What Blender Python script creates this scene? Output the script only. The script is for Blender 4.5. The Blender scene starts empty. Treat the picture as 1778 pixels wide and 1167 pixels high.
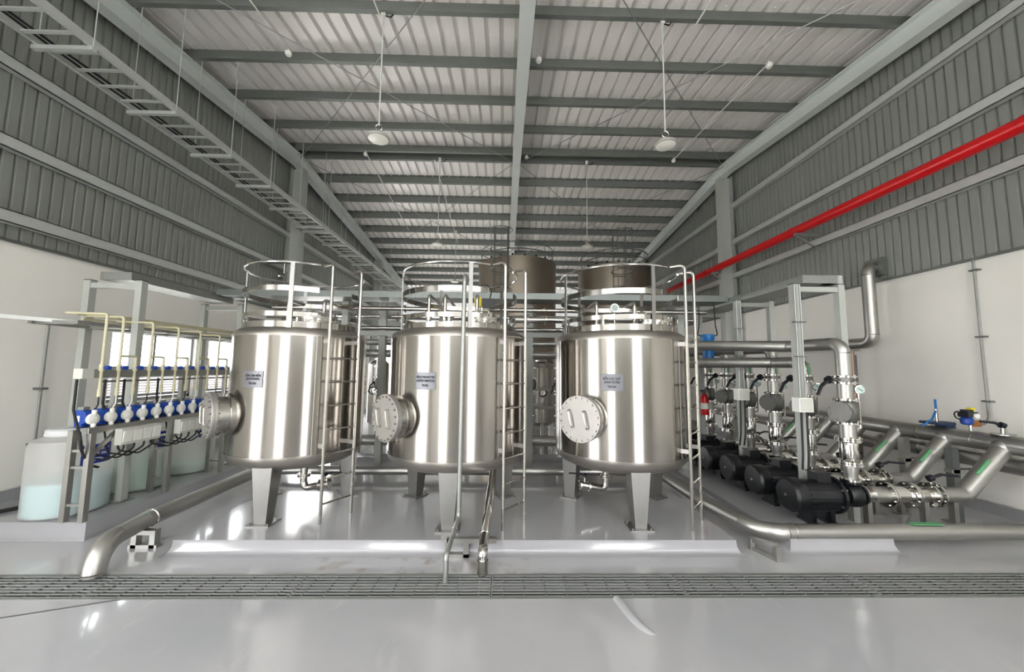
import bpy, bmesh, math, random
from math import sin, cos, pi, radians, atan2, hypot
from mathutils import Vector, Matrix

random.seed(7)
scene = bpy.context.scene
COL = scene.collection

# ------------------------------------------------------------------ camera
def unit3(a): return Vector(a)
_p, _y, _r = radians(5.0), radians(1.176), radians(0.56)
_f = Vector((sin(_y) * cos(_p), cos(_y) * cos(_p), sin(_p)))
_rt = Vector((cos(_y), -sin(_y), 0))
_up = _rt.cross(_f)
_rt2 = cos(_r) * _rt + sin(_r) * _up
_up2 = -sin(_r) * _rt + cos(_r) * _up
cam_d = bpy.data.cameras.new('camera')
cam_d.sensor_fit = 'HORIZONTAL'
cam_d.sensor_width = 36.0
cam_d.lens = 36.0 * 640.0 / 1778.0
cam_d.clip_start = 0.05
cam_d.clip_end = 300
cam = bpy.data.objects.new('camera', cam_d)
COL.objects.link(cam)
cam.matrix_world = Matrix(((_rt2.x, _up2.x, -_f.x, 0), (_rt2.y, _up2.y, -_f.y, 0), (_rt2.z, _up2.z, -_f.z, 1.71), (0, 0, 0, 1)))
scene.camera = cam

# ------------------------------------------------------------------ sky, exposure
SKY = 8.0
w = bpy.data.worlds.new('sky')
scene.world = w
w.use_nodes = True
bg = w.node_tree.nodes['Background']
bg.inputs['Color'].default_value = (0.98, 0.985, 1.0, 1)      # even overcast sky
bg.inputs['Strength'].default_value = SKY
scene.view_settings.view_transform = 'Standard'
scene.view_settings.look = 'None'
scene.view_settings.gamma = 1.0
scene.view_settings.use_curve_mapping = False
scene.view_settings.exposure = 0.72
scene.cycles.max_bounces = 10
scene.cycles.diffuse_bounces = 6
scene.cycles.glossy_bounces = 5
scene.cycles.transmission_bounces = 6
scene.cycles.transparent_max_bounces = 12
scene.cycles.sample_clamp_indirect = 12.0

XL, XR, YF, YB = -5.6, 6.0, -2.6, 20.2
ZS = 3.2          # top of the masonry wall
def portal(loc, rot, sx, sy):
    l = bpy.data.lights.new('opening_portal', 'AREA')
    l.shape = 'RECTANGLE'; l.size = sx; l.size_y = sy
    l.cycles.is_portal = True
    o = bpy.data.objects.new('opening_portal', l); COL.objects.link(o)
    o.location = loc; o.rotation_euler = rot
# openings: (lo, hi, z0, z1)
FRONT_DOORS = [(-3.2, -1.8, 0.0, 3.0), (2.2, 3.7, 0.0, 3.0)]
LEFT_DOOR = (-1.4, 1.1, 0.0, 3.0)
LEFT_WINS = [(5.37, 6.82, 1.16, 2.22), (7.1, 8.6, 1.16, 2.22)]
REAR_DOORS = [(9.7, 12.7, 0.0, 2.95), (15.8, 18.6, 0.0, 2.95)]
RIGHT_WINS = []
for a, b, c, d in FRONT_DOORS:
    portal(((a + b) / 2, YF - .12, (c + d) / 2), (pi / 2, 0, 0), b - a, d - c)
for a, b, c, d in [LEFT_DOOR] + LEFT_WINS + REAR_DOORS:
    portal((XL - .22, (a + b) / 2, (c + d) / 2), (pi / 2, 0, -pi / 2), b - a, d - c)
for a, b, c, d in RIGHT_WINS:
    portal((XR + .22, (a + b) / 2, (c + d) / 2), (pi / 2, 0, pi / 2), b - a, d - c)

# ------------------------------------------------------------------ materials
def lin(c):
    return tuple((x / 255 / 12.92) if x / 255 <= .04045 else ((x / 255 + .055) / 1.055) ** 2.4 for x in c)
MATS = {}
def mat(name, rgb, metal=0.0, rough=0.5, nscale=0, namt=0.0, bump=0.0, bscale=40, aniso=0.0, coat=0.0, rvar=0.0, stretch=None):
    m = bpy.data.materials.new(name); m.use_nodes = True
    nt = m.node_tree; b = nt.nodes['Principled BSDF']
    c = lin(rgb)
    b.inputs['Base Color'].default_value = (*c, 1)
    b.inputs['Metallic'].default_value = metal
    b.inputs['Roughness'].default_value = rough
    if coat: b.inputs['Coat Weight'].default_value = coat; b.inputs['Coat Roughness'].default_value = .06
    tc = None
    def coords():
        t = nt.nodes.new('ShaderNodeTexCoord')
        if stretch:
            mp = nt.nodes.new('ShaderNodeMapping'); mp.inputs['Scale'].default_value = stretch
            nt.links.new(t.outputs['Object'], mp.inputs['Vector']); return mp.outputs['Vector']
        return t.outputs['Object']
    if namt or rvar:
        n = nt.nodes.new('ShaderNodeTexNoise'); n.inputs['Scale'].default_value = nscale or 4
        n.inputs['Detail'].default_value = 5; n.inputs['Roughness'].default_value = .6
        nt.links.new(coords(), n.inputs['Vector'])
        if namt:
            mx = nt.nodes.new('ShaderNodeMix'); mx.data_type = 'RGBA'
            mx.inputs['A'].default_value = (*[max(0, x * (1 - namt)) for x in c], 1)
            mx.inputs['B'].default_value = (*[min(1, x * (1 + namt)) for x in c], 1)
            nt.links.new(n.outputs['Fac'], mx.inputs['Factor'])
            nt.links.new(mx.outputs['Result'], b.inputs['Base Color'])
        if rvar:
            mr = nt.nodes.new('ShaderNodeMapRange')
            mr.inputs['To Min'].default_value = max(.02, rough - rvar); mr.inputs['To Max'].default_value = rough + rvar
            nt.links.new(n.outputs['Fac'], mr.inputs['Value']); nt.links.new(mr.outputs['Result'], b.inputs['Roughness'])
    if bump:
        n2 = nt.nodes.new('ShaderNodeTexNoise'); n2.inputs['Scale'].default_value = bscale; n2.inputs['Detail'].default_value = 2
        nt.links.new(coords(), n2.inputs['Vector'])
        bp = nt.nodes.new('ShaderNodeBump'); bp.inputs['Strength'].default_value = bump; bp.inputs['Distance'].default_value = .02
        nt.links.new(n2.outputs['Fac'], bp.inputs['Height']); nt.links.new(bp.outputs['Normal'], b.inputs['Normal'])
    if aniso:
        b.inputs['Anisotropic'].default_value = aniso
        b.inputs['Anisotropic Rotation'].default_value = .25
        tg = nt.nodes.new('ShaderNodeTangent'); tg.direction_type = 'RADIAL'; tg.axis = 'Z'
        nt.links.new(tg.outputs['Tangent'], b.inputs['Tangent'])
    MATS[name] = m
    return m

mat('wall_paint', (233, 230, 223), 0, .6, 1.5, .05, .05, 30)
mat('cladding', (142, 145, 139), .3, .4, 3, .06)
mat('cladding_pale', (214, 214, 210), .1, .4, 3, .05)
mat('roof_sheet', (247, 244, 240), .12, .34, 2, .06, rvar=.06, stretch=(6, .6, 1))
mat('purlin_steel', (120, 124, 120), .45, .45, 5, .12)
mat('frame_paint', (170, 173, 167), .1, .45, 3, .05)
mat('rafter_paint', (208, 213, 210), .1, .4, 3, .04)
mat('galv_light', (196, 199, 196), .4, .4, 10, .08)
mat('galv', (154, 156, 152), .75, .42, 14, .14)
mat('galv_dark', (120, 124, 122), .75, .45, 14, .14)
mat('brushed', (168, 164, 158), 1, .19, 5, .04, .012, 2.2, aniso=.8)
mat('brushed_dark', (172, 167, 160), .95, .36, 5, .06, .02, 2.0, aniso=.5)
mat('storage_steel', (158, 147, 134), .85, .42, 2, .1, aniso=.4)
mat('leg_steel', (150, 149, 146), .9, .42, 14, .08)
mat('copper_dull', (150, 128, 112), .6, .45)
mat('stainless', (190, 187, 180), 1, .26, 20, .06, rvar=.05)
mat('stainless_dull', (176, 175, 170), .95, .4, 18, .08, rvar=.06)
mat('stainless_pol', (205, 203, 198), 1, .13, 10, .04)
mat('cast_steel', (122, 122, 118), .9, .45, 30, .1, .1, 120)
mat('plate_steel', (174, 171, 167), .85, .5, 8, .06)
mat('bolt_steel', (170, 168, 160), 1, .35)
mat('weld_green', (92, 158, 108), .1, .6, 20, .2)
mat('black_paint', (14, 16, 19), .0, .38, 10, .1)
mat('black_rubber', (18, 18, 20), 0, .6)
mat('lever_black', (16, 17, 26), 0, .4)
mat('red_paint', (196, 14, 22), .05, .3, 6, .05)
mat('white_plastic', (228, 227, 220), 0, .4)
mat('grey_plastic', (196, 196, 188), 0, .5)
mat('blue_plastic', (22, 62, 150), 0, .4, 8, .1)
mat('blue_pump', (20, 72, 168), 0, .35, 8, .1)
mat('blue_meter', (16, 104, 172), 0, .35)
mat('navy_steel', (40, 58, 92), .3, .4)
mat('cream_pipe', (196, 190, 158), 0, .5, 10, .06)
mat('label_blue', (32, 52, 148), 0, .4)
mat('label_text', (215, 220, 235), 0, .5)
mat('ink', (30, 30, 34), 0, .75)
mat('plate_film', (116, 117, 122), .7, .4)
mat('grate_steel', (150, 152, 150), .3, .5, 10, .1)
mat('screw_white', (236, 236, 232), .2, .4)
mat('plate_edge', (112, 112, 112), .5, .5)
mat('brass', (176, 120, 70), .9, .35)
mat('yellow_plastic', (214, 196, 40), 0, .4)
mat('dial', (178, 196, 190), 0, .35)
mat('lamp_lens', (240, 238, 228), 0, .3)
mat('lamp_body', (168, 166, 160), .2, .4)
mat('hdpe_lid', (206, 208, 208), 0, .5)
mat('liquid', (162, 200, 205), 0, .25)
mat('liquid_green', (158, 192, 178), 0, .25)
mat('ground_out', (214, 211, 204), 0, .9, .4, .12)
mat('plinth_paint', (152, 152, 154), 0, .12, 1.2, .05, .01, 6, coat=.4)
mat('kerb_paint', (157, 156, 159), 0, .14, 1.2, .04, .01, 6, coat=.4)
mat('alu_frame', (150, 150, 152), .6, .4)
mat('slat', (196, 194, 196), .2, .45)
mat('trench_shade', (20, 20, 20), 0, .8)

def floor_material():
    m = bpy.data.materials.new('floor_epoxy'); m.use_nodes = True
    nt = m.node_tree; L = nt.links; b = nt.nodes['Principled BSDF']
    tc = nt.nodes.new('ShaderNodeTexCoord')
    n1 = nt.nodes.new('ShaderNodeTexNoise'); n1.inputs['Scale'].default_value = .55; n1.inputs['Detail'].default_value = 5
    L.new(tc.outputs['Object'], n1.inputs['Vector'])
    r1 = nt.nodes.new('ShaderNodeValToRGB')
    r1.color_ramp.elements[0].position = .3; r1.color_ramp.elements[0].color = (*lin((164, 165, 168)), 1)
    r1.color_ramp.elements[1].position = .75; r1.color_ramp.elements[1].color = (*lin((182, 180, 181)), 1)
    L.new(n1.outputs['Fac'], r1.inputs['Fac'])
    # dried white water marks
    mp = nt.nodes.new('ShaderNodeMapping'); mp.inputs['Scale'].default_value = (3.2, .7, 1)
    L.new(tc.outputs['Object'], mp.inputs['Vector'])
    n2 = nt.nodes.new('ShaderNodeTexNoise'); n2.inputs['Scale'].default_value = 1.1; n2.inputs['Detail'].default_value = 7; n2.inputs['Roughness'].default_value = .65
    L.new(mp.outputs['Vector'], n2.inputs['Vector'])
    r2 = nt.nodes.new('ShaderNodeValToRGB')
    r2.color_ramp.elements[0].position = .6; r2.color_ramp.elements[0].color = (0, 0, 0, 1)
    r2.color_ramp.elements[1].position = .82; r2.color_ramp.elements[1].color = (.55, .55, .55, 1)
    L.new(n2.outputs['Fac'], r2.inputs['Fac'])
    m1 = nt.nodes.new('ShaderNodeMix'); m1.data_type = 'RGBA'
    L.new(r2.outputs['Color'], m1.inputs['Factor']); L.new(r1.outputs['Color'], m1.inputs['A'])
    m1.inputs['B'].default_value = (*lin((208, 205, 201)), 1)
    # brown rust stains in the strip behind the drain
    sx = nt.nodes.new('ShaderNodeSeparateXYZ'); L.new(tc.outputs['Object'], sx.inputs['Vector'])
    def band(out, lo, hi, soft):
        a = nt.nodes.new('ShaderNodeMapRange'); a.interpolation_type = 'SMOOTHSTEP'
        a.inputs['From Min'].default_value = lo; a.inputs['From Max'].default_value = lo + soft
        L.new(out, a.inputs['Value'])
        c = nt.nodes.new('ShaderNodeMapRange'); c.interpolation_type = 'SMOOTHSTEP'
        c.inputs['From Min'].default_value = hi - soft; c.inputs['From Max'].default_value = hi
        c.inputs['To Min'].default_value = 1; c.inputs['To Max'].default_value = 0
        L.new(out, c.inputs['Value'])
        k = nt.nodes.new('ShaderNodeMath'); k.operation = 'MULTIPLY'
        L.new(a.outputs['Result'], k.inputs[0]); L.new(c.outputs['Result'], k.inputs[1]); return k.outputs['Value']
    by = band(sx.outputs['Y'], 3.16, 3.62, .1); bx = band(sx.outputs['X'], -2.1, .5, .5)
    k2 = nt.nodes.new('ShaderNodeMath'); k2.operation = 'MULTIPLY'; L.new(by, k2.inputs[0]); L.new(bx, k2.inputs[1])
    n3 = nt.nodes.new('ShaderNodeTexNoise'); n3.inputs['Scale'].default_value = 5.5; n3.inputs['Detail'].default_value = 4
    L.new(tc.outputs['Object'], n3.inputs['Vector'])
    r3 = nt.nodes.new('ShaderNodeValToRGB')
    r3.color_ramp.elements[0].position = .52; r3.color_ramp.elements[0].color = (0, 0, 0, 1)
    r3.color_ramp.elements[1].position = .72; r3.color_ramp.elements[1].color = (.7, .7, .7, 1)
    L.new(n3.outputs['Fac'], r3.inputs['Fac'])
    k3 = nt.nodes.new('ShaderNodeMath'); k3.operation = 'MULTIPLY'; L.new(k2.outputs['Value'], k3.inputs[0]); L.new(r3.outputs['Color'], k3.inputs[1])
    m2 = nt.nodes.new('ShaderNodeMix'); m2.data_type = 'RGBA'
    L.new(k3.outputs['Value'], m2.inputs['Factor']); L.new(m1.outputs['Result'], m2.inputs['A'])
    m2.inputs['B'].default_value = (*lin((128, 112, 92)), 1)
    L.new(m2.outputs['Result'], b.inputs['Base Color'])
    mr = nt.nodes.new('ShaderNodeMapRange'); mr.inputs['To Min'].default_value = .10; mr.inputs['To Max'].default_value = .26
    L.new(n1.outputs['Fac'], mr.inputs['Value']); L.new(mr.outputs['Result'], b.inputs['Roughness'])
    n4 = nt.nodes.new('ShaderNodeTexNoise'); n4.inputs['Scale'].default_value = 3.0; n4.inputs['Detail'].default_value = 2
    L.new(tc.outputs['Object'], n4.inputs['Vector'])
    bp = nt.nodes.new('ShaderNodeBump'); bp.inputs['Strength'].default_value = .035; bp.inputs['Distance'].default_value = .05
    L.new(n4.outputs['Fac'], bp.inputs['Height']); L.new(bp.outputs['Normal'], b.inputs['Normal'])
    b.inputs['Coat Weight'].default_value = .35; b.inputs['Coat Roughness'].default_value = .05
    MATS['floor_epoxy'] = m
floor_material()

def mix_material(name, fac, build_a, build_b):
    m = bpy.data.materials.new(name); m.use_nodes = True
    nt = m.node_tree; nt.nodes.remove(nt.nodes['Principled BSDF'])
    out = nt.nodes['Material Output']; mx = nt.nodes.new('ShaderNodeMixShader')
    mx.inputs['Fac'].default_value = fac
    nt.links.new(build_a(nt), mx.inputs[1]); nt.links.new(build_b(nt), mx.inputs[2])
    nt.links.new(mx.outputs[0], out.inputs['Surface']); MATS[name] = m
def sh(kind, col=(1, 1, 1), rough=None):
    def f(nt):
        n = nt.nodes.new(kind); n.inputs['Color'].default_value = (*col, 1)
        if rough is not None: n.inputs['Roughness'].default_value = rough
        return n.outputs[0]
    return f
mix_material('glass', .07, sh('ShaderNodeBsdfTransparent', (.95, .97, .97)), sh('ShaderNodeBsdfGlossy', (1, 1, 1), .02))
mix_material('frosted_fill_sheet', .5, sh('ShaderNodeBsdfDiffuse', (.82, .82, .8)), sh('ShaderNodeBsdfTranslucent', (.8, .82, .82)))
def hdpe():
    m = bpy.data.materials.new('hdpe_shell'); m.use_nodes = True
    nt = m.node_tree; b = nt.nodes['Principled BSDF']; out = nt.nodes['Material Output']
    b.inputs['Base Color'].default_value = (*lin((236, 235, 231)), 1); b.inputs['Roughness'].default_value = .4
    tr = nt.nodes.new('ShaderNodeBsdfTransparent'); tr.inputs['Color'].default_value = (.97, .97, .96, 1)
    tl = nt.nodes.new('ShaderNodeBsdfTranslucent'); tl.inputs['Color'].default_value = (.88, .87, .85, 1)
    m1 = nt.nodes.new('ShaderNodeMixShader'); m1.inputs[0].default_value = .3
    nt.links.new(b.outputs[0], m1.inputs[1]); nt.links.new(tl.outputs[0], m1.inputs[2])
    m2 = nt.nodes.new('ShaderNodeMixShader'); m2.inputs[0].default_value = .55
    nt.links.new(m1.outputs[0], m2.inputs[1]); nt.links.new(tr.outputs[0], m2.inputs[2])
    nt.links.new(m2.outputs[0], out.inputs['Surface']); MATS['hdpe_shell'] = m
hdpe()
mix_material('pale_sheet', .05, sh('ShaderNodeBsdfDiffuse', (.72, .72, .71)), sh('ShaderNodeBsdfTranslucent', (.8, .82, .82)))

# ------------------------------------------------------------------ mesh helpers
def flg(parent, c, axis, R, t=.018, nb=8, m='stainless_pol'):
    return MB().flange(c, axis, R, t, nb).build('flange', m, parent)
def frame_of(d):
    d = Vector(d).normalized()
    a = Vector((0, 0, 1)) if abs(d.z) < .9 else Vector((1, 0, 0))
    u = d.cross(a).normalized(); v = d.cross(u).normalized()
    return u, v, d

class MB:
    def __init__(s): s.v = []; s.f = []
    def add(s, vs, fs):
        o = len(s.v); s.v += [tuple(x) for x in vs]; s.f += [tuple(i + o for i in f) for f in fs]; return s
    def box(s, c, d, rz=0, M=None):
        hx, hy, hz = d[0] / 2, d[1] / 2, d[2] / 2
        vs = [Vector((x, y, z)) for z in (-hz, hz) for y in (-hy, hy) for x in (-hx, hx)]
        R = M if M is not None else Matrix.Rotation(rz, 3, 'Z')
        vs = [R @ q + Vector(c) for q in vs]
        return s.add(vs, [(0, 2, 3, 1), (4, 5, 7, 6), (0, 1, 5, 4), (2, 6, 7, 3), (0, 4, 6, 2), (1, 3, 7, 5)])
    def b2(s, x0, x1, y0, y1, z0, z1):
        return s.box(((x0 + x1) / 2, (y0 + y1) / 2, (z0 + z1) / 2), (x1 - x0, y1 - y0, z1 - z0))
    def bar(s, p0, p1, wd, ht, up=(0, 0, 1)):
        p0, p1 = Vector(p0), Vector(p1); d = (p1 - p0); L = d.length; d.normalize()
        upv = Vector(up)
        if abs(d.dot(upv)) > .95: upv = Vector((0, 1, 0))
        u = d.cross(upv).normalized(); v = u.cross(d).normalized()
        M3 = Matrix((u, d, v)).transposed()
        return s.box((p0 + p1) / 2, (wd, L, ht), M=M3)
    def ring_sweep(s, rings, n, closed=False, caps=True):
        o = len(s.v)
        for r in rings: s.v += [tuple(q) for q in r]
        m = len(rings)
        for i in range(m - 1 + (1 if closed else 0)):
            a = o + i * n; b = o + ((i + 1) % m) * n
            for k in range(n):
                k2 = (k + 1) % n
                s.f.append((a + k, a + k2, b + k2, b + k))
        if caps and not closed:
            s.f.append(tuple(o + k for k in range(n))[::-1]); s.f.append(tuple(o + (m - 1) * n + k for k in range(n)))
        return s
    def cyl(s, p0, p1, r0, r1=None, n=20, caps=True):
        r1 = r0 if r1 is None else r1
        p0, p1 = Vector(p0), Vector(p1); u, v, d = frame_of(p1 - p0)
        rings = [[p + r * (cos(2 * pi * k / n) * u + sin(2 * pi * k / n) * v) for k in range(n)] for p, r in ((p0, r0), (p1, r1))]
        return s.ring_sweep(rings, n, caps=caps)
    def lathe(s, prof, n=32, o=(0, 0, 0), axis=(0, 0, 1), caps=True):
        u, v, d = frame_of(axis); o = Vector(o)
        rings = [[o + d * z + max(r, 1e-4) * (cos(2 * pi * k / n) * u + sin(2 * pi * k / n) * v) for k in range(n)] for r, z in prof]
        return s.ring_sweep(rings, n, caps=caps)
    def tube(s, pts, r, n=12, closed=False, caps=True):
        pts = [Vector(p) for p in pts]; m = len(pts); rings = []
        T = []
        for i in range(m):
            a = pts[(i - 1) % m] if (closed or i > 0) else pts[i]; b = pts[(i + 1) % m] if (closed or i < m - 1) else pts[i]
            T.append((b - a).normalized())
        u, v, _ = frame_of(T[0])
        for i in range(m):
            if i: u = (u - T[i] * u.dot(T[i])).normalized()
            v = T[i].cross(u)
            rings.append([pts[i] + r * (cos(2 * pi * k / n) * u + sin(2 * pi * k / n) * v) for k in range(n)])
        return s.ring_sweep(rings, n, closed, caps)
    def torus(s, c, R, r, axis=(0, 0, 1), n=48, m=8, a0=0, a1=2 * pi):
        u, v, d = frame_of(axis); c = Vector(c); full = abs(a1 - a0 - 2 * pi) < 1e-6
        k = n if full else n + 1
        pts = [c + R * (cos(a0 + (a1 - a0) * i / n) * u + sin(a0 + (a1 - a0) * i / n) * v) for i in range(k)]
        return s.tube(pts, r, m, closed=full)
    def prism(s, prof, f0, f1):
        n = len(prof)
        return s.ring_sweep([[f0(a, b) for a, b in prof], [f1(a, b) for a, b in prof]], n)
    def bolts(s, c, axis, R, nb, br=.008, h=.012, n=6):
        u, v, d = frame_of(axis); c = Vector(c)
        for k in range(nb):
            p = c + R * (cos(2 * pi * (k + .5) / nb) * u + sin(2 * pi * (k + .5) / nb) * v)
            s.cyl(p - d * h, p + d * h, br, n=n)
        return s
    def flange(s, c, axis, R, t=.018, nb=8, n=28):
        d = Vector(axis).normalized(); c = Vector(c)
        s.cyl(c - d * t / 2, c + d * t / 2, R, n=n)
        if nb: s.bolts(c, axis, R * .84, nb, R * .085, t * .5 + R * .09)
        return s
    def mesh(s, name, m, angle=35):
        me = bpy.data.meshes.new(name); me.from_pydata(s.v, [], s.f)
        bm = bmesh.new(); bm.from_mesh(me); bmesh.ops.recalc_face_normals(bm, faces=bm.faces); bm.to_mesh(me); bm.free()
        me.materials.append(MATS[m])
        me.shade_smooth(); me.set_sharp_from_angle(angle=radians(angle)); me.update()
        return me
    def build(s, name, m, parent=None, loc=(0, 0, 0), rot=(0, 0, 0), angle=35):
        return inst(name, s.mesh(name, m, angle), parent, loc, rot)

def inst(name, me, parent=None, loc=(0, 0, 0), rot=(0, 0, 0)):
    o = bpy.data.objects.new(name, me); COL.objects.link(o)
    o.location = loc; o.rotation_euler = rot
    if parent is not None: o.parent = parent
    return o
def thing(name, label, cat, loc=(0, 0, 0), rz=0, group=None):
    o = bpy.data.objects.new(name, None); COL.objects.link(o)
    o.empty_display_size = .1; o.location = loc; o.rotation_euler = (0, 0, rz)
    o['label'] = label; o['category'] = cat
    if group: o['group'] = group
    return o
def tag(o, label, cat, group=None):
    o['label'] = label; o['category'] = cat
    if group: o['group'] = group
    return o
def struct(o): o['kind'] = 'structure'; return o
def dup(root, loc, rz=0, label=None, group=None):
    def rec(o, par):
        c = o.copy(); COL.objects.link(c)
        if par is not None: c.parent = par
        for ch in o.children: rec(ch, c)
        return c
    r = rec(root, None); r.location = loc; r.rotation_euler = (0, 0, rz)
    if label: r['label'] = label
    if group: r['group'] = group
    return r
def fillet(pts, bend, seg=7):
    """list of ('pipe'|'elbow', [points])"""
    P = [Vector(p) for p in pts]; out = []; cur = P[0]
    for i in range(1, len(P) - 1):
        a = (P[i - 1] - P[i]).normalized(); b = (P[i + 1] - P[i]).normalized()
        ang = a.angle(b)
        if ang > pi - .01: continue
        t = min(bend / math.tan(ang / 2), (P[i] - cur).length * .95, (P[i + 1] - P[i]).length * .6)
        rr = t * math.tan(ang / 2)
        s0 = P[i] + a * t; s1 = P[i] + b * t
        bis = (a + b).normalized(); c = P[i] + bis * (rr / sin(ang / 2))
        v0 = s0 - c; v1 = s1 - c; th = v0.angle(v1); ax = v0.cross(v1).normalized()
        arc = [c + Matrix.Rotation(th * k / seg, 3, ax) @ v0 for k in range(seg + 1)]
        out.append(('pipe', [cur, s0])); out.append(('elbow', arc)); cur = s1
    out.append(('pipe', [cur, P[-1]])); return out
def run(parent, pts, r, bend, m, n=20, elbow_mat=None, weld=True):
    for kind, q in fillet(pts, bend):
        if (q[0] - q[-1]).length < .004: continue
        MB().tube(q, r * (1.0 if kind == 'pipe' else 1.015), n).build(kind, m if kind == 'pipe' else (elbow_mat or m), parent)
def one_tube(pts, r, bend, n=8):
    P = []
    for kind, q in fillet(pts, bend):
        for x in q:
            if not P or (P[-1] - x).length > 1e-4: P.append(x)
    return MB().tube(P, r, n)
def catenary(p0, p1, sag, n=10):
    p0, p1 = Vector(p0), Vector(p1)
    return [p0.lerp(p1, t / n) - Vector((0, 0, sag * 4 * (t / n) * (1 - t / n))) for t in range(n + 1)]
def text_mesh(lines, size, spacing=1.25, extr=.0):
    cu = bpy.data.curves.new('lettering', 'FONT'); cu.body = '\n'.join(lines); cu.size = size
    cu.align_x = 'CENTER'; cu.align_y = 'CENTER'; cu.space_line = spacing; cu.resolution_u = 2; cu.extrude = extr; cu.offset = size * .035
    o = bpy.data.objects.new('lettering', cu); COL.objects.link(o)
    bpy.context.view_layer.update()
    me = bpy.data.meshes.new_from_object(o.evaluated_get(bpy.context.evaluated_depsgraph_get()))
    bpy.data.objects.remove(o); bpy.data.curves.remove(cu)
    return me
def wrap_on_cylinder(me, R, theta, z, fitw=None):
    """flat xy mesh -> cylinder of radius R about local Z, centred at angle theta (0 = towards -Y, + = towards +X)"""
    xs = [v.co.x for v in me.vertices]
    k = 1.0
    if fitw and xs: k = fitw / max(1e-6, max(xs) - min(xs))
    cx = (max(xs) + min(xs)) / 2; ys = [v.co.y for v in me.vertices]; cyy = (max(ys) + min(ys)) / 2
    for v in me.vertices:
        a = theta + (v.co.x - cx) * k / R
        zz = z + (v.co.y - cyy); rr = R + v.co.z
        v.co = (rr * sin(a), -rr * cos(a), zz)
    me.update(); return me

# ================================================================== THE SETTING
def roof_z(y): return 7.27 - .10 * abs(y - 9.0)          # underside of the sheet pan
PUR_H = .20
GY0, GY1 = 2.917, 3.222                                    # drain trench

fl = MB()
fl.b2(XL - .2, XR + .2, YF - .2, GY0 - .015, -.2, 0)
fl.b2(XL - .2, XR + .2, GY1 + .015, YB + .2, -.2, 0)
floor = struct(fl.build('floor', 'floor_epoxy'))
MB().b2(XL - .2, XR + .2, GY0 - .015, GY1 + .015, -.2, -.14).build('trench_bottom', 'trench_shade', floor)  # near-black colour puts the trench's shade into its bottom
# painted construction joint on the left and trench frame
MB().bar((-4.6, 2.3, .001), (-2.78, 2.905, .001), .014, .003).build('joint', 'galv_dark', floor)
MB().b2(XL, XR, GY0 - .012, GY0, -.06, .004).build('trench_edge', 'galv', floor)
MB().b2(XL, XR, GY1, GY1 + .012, -.06, .004).build('trench_edge', 'galv', floor)

def plinth(name, x0, x1, y0, y1, h, m, cove=.07):
    rings = []
    for o, z in ((0, h), (.004, h * .55), (.018, h * .25), (cove * .5, h * .07), (cove, .001)):
        rings.append([Vector((x0 - o, y0 - o, z)), Vector((x1 + o, y0 - o, z)), Vector((x1 + o, y1 + o, z)), Vector((x0 - o, y1 + o, z))])
    b = MB().ring_sweep(rings, 4)
    return b.build(name, m, floor, angle=50)
plinth('tank_plinth', -3.0, 2.2, 3.575, 6.0, .12, 'kerb_paint')
plinth('pump_plinth', 2.74, 3.74, 3.6, 8.4, .12, 'kerb_paint')
plinth('dosing_plinth', XL + .01, -4.06, 3.83, 7.6, .17, 'kerb_paint', .02)
plinth('vessel_plinth', -3.0, 2.2, 7.0, 10.0, .12, 'kerb_paint')
MB().b2(.0, 5.2, 10.9, 14.1, 0, .2).build('storage_tank_plinth', 'plinth_paint', floor)

def wall_grid(mb, axis, c0, c1, u0, u1, z0, z1, holes):
    us = sorted({u0, u1, *[h[0] for h in holes], *[h[1] for h in holes]})
    zs = sorted({z0, z1, *[h[2] for h in holes], *[h[3] for h in holes]})
    for a, b in zip(us, us[1:]):
        for c, d in zip(zs, zs[1:]):
            mu, mz = (a + b) / 2, (c + d) / 2
            if any(h[0] < mu < h[1] and h[2] < mz < h[3] for h in holes): continue
            if axis == 'x': mb.b2(c0, c1, a, b, c, d)
            else: mb.b2(a, b, c0, c1, c, d)
    return mb
def corrugated(mb, u0, u1, pitch, depth, lo, hi, at):
    """trapezoid ribs across u; lo/hi give z ends; at(u, off, z) -> point"""
    prof = []; u = u0
    while u < u1 - 1e-6:
        for a, o in ((0, 0), (.70, 0), (.78, 1), (.92, 1)):
            uu = u + a * pitch
            if uu <= u1: prof.append((uu, o * depth))
        u += pitch
    prof.append((u1, 0))
    va = []; fs = []
    for i, (a, o) in enumerate(prof):
        va += [at(a, o, lo(a)), at(a, o, hi(a))]
        if i: fs.append((2 * i - 2, 2 * i, 2 * i + 1, 2 * i - 1))
    return mb.add(va, fs)

wl = struct(wall_grid(MB(), 'x', XL - .2, XL, YF, YB, 0, ZS, [LEFT_DOOR] + LEFT_WINS + REAR_DOORS).build('wall_left', 'wall_paint'))
corrugated(MB(), YF, YB, .118, .026, lambda y: ZS - .12, lambda y: roof_z(y) + .02, lambda u, o, z: (XL + .04 - o, u, z)).build('cladding', 'cladding', wl)
wr = struct(wall_grid(MB(), 'x', XR, XR + .2, YF, YB, 0, ZS, RIGHT_WINS).build('wall_right', 'wall_paint'))
corrugated(MB(), YF, YB, .118, .026, lambda y: ZS - .04, lambda y: roof_z(y) + .02, lambda u, o, z: (XR - .04 + o, u, z)).build('cladding', 'cladding', wr)
wf = struct(wall_grid(MB(), 'y', YF - .2, YF, XL, XR, 0, ZS, FRONT_DOORS).build('wall_front', 'wall_paint'))
corrugated(MB(), XL, XR, .2, .035, lambda x: ZS, lambda x: roof_z(YF) + .02, lambda u, o, z: (u, YF - .02 - o, z)).build('translucent_sheet', 'frosted_fill_sheet', wf)  # unseen upper front wall, made translucent to add light on roof and walls
wb = struct(MB().b2(XL, XR, YB, YB + .2, 0, 1.6).build('wall_back', 'wall_paint'))
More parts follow.
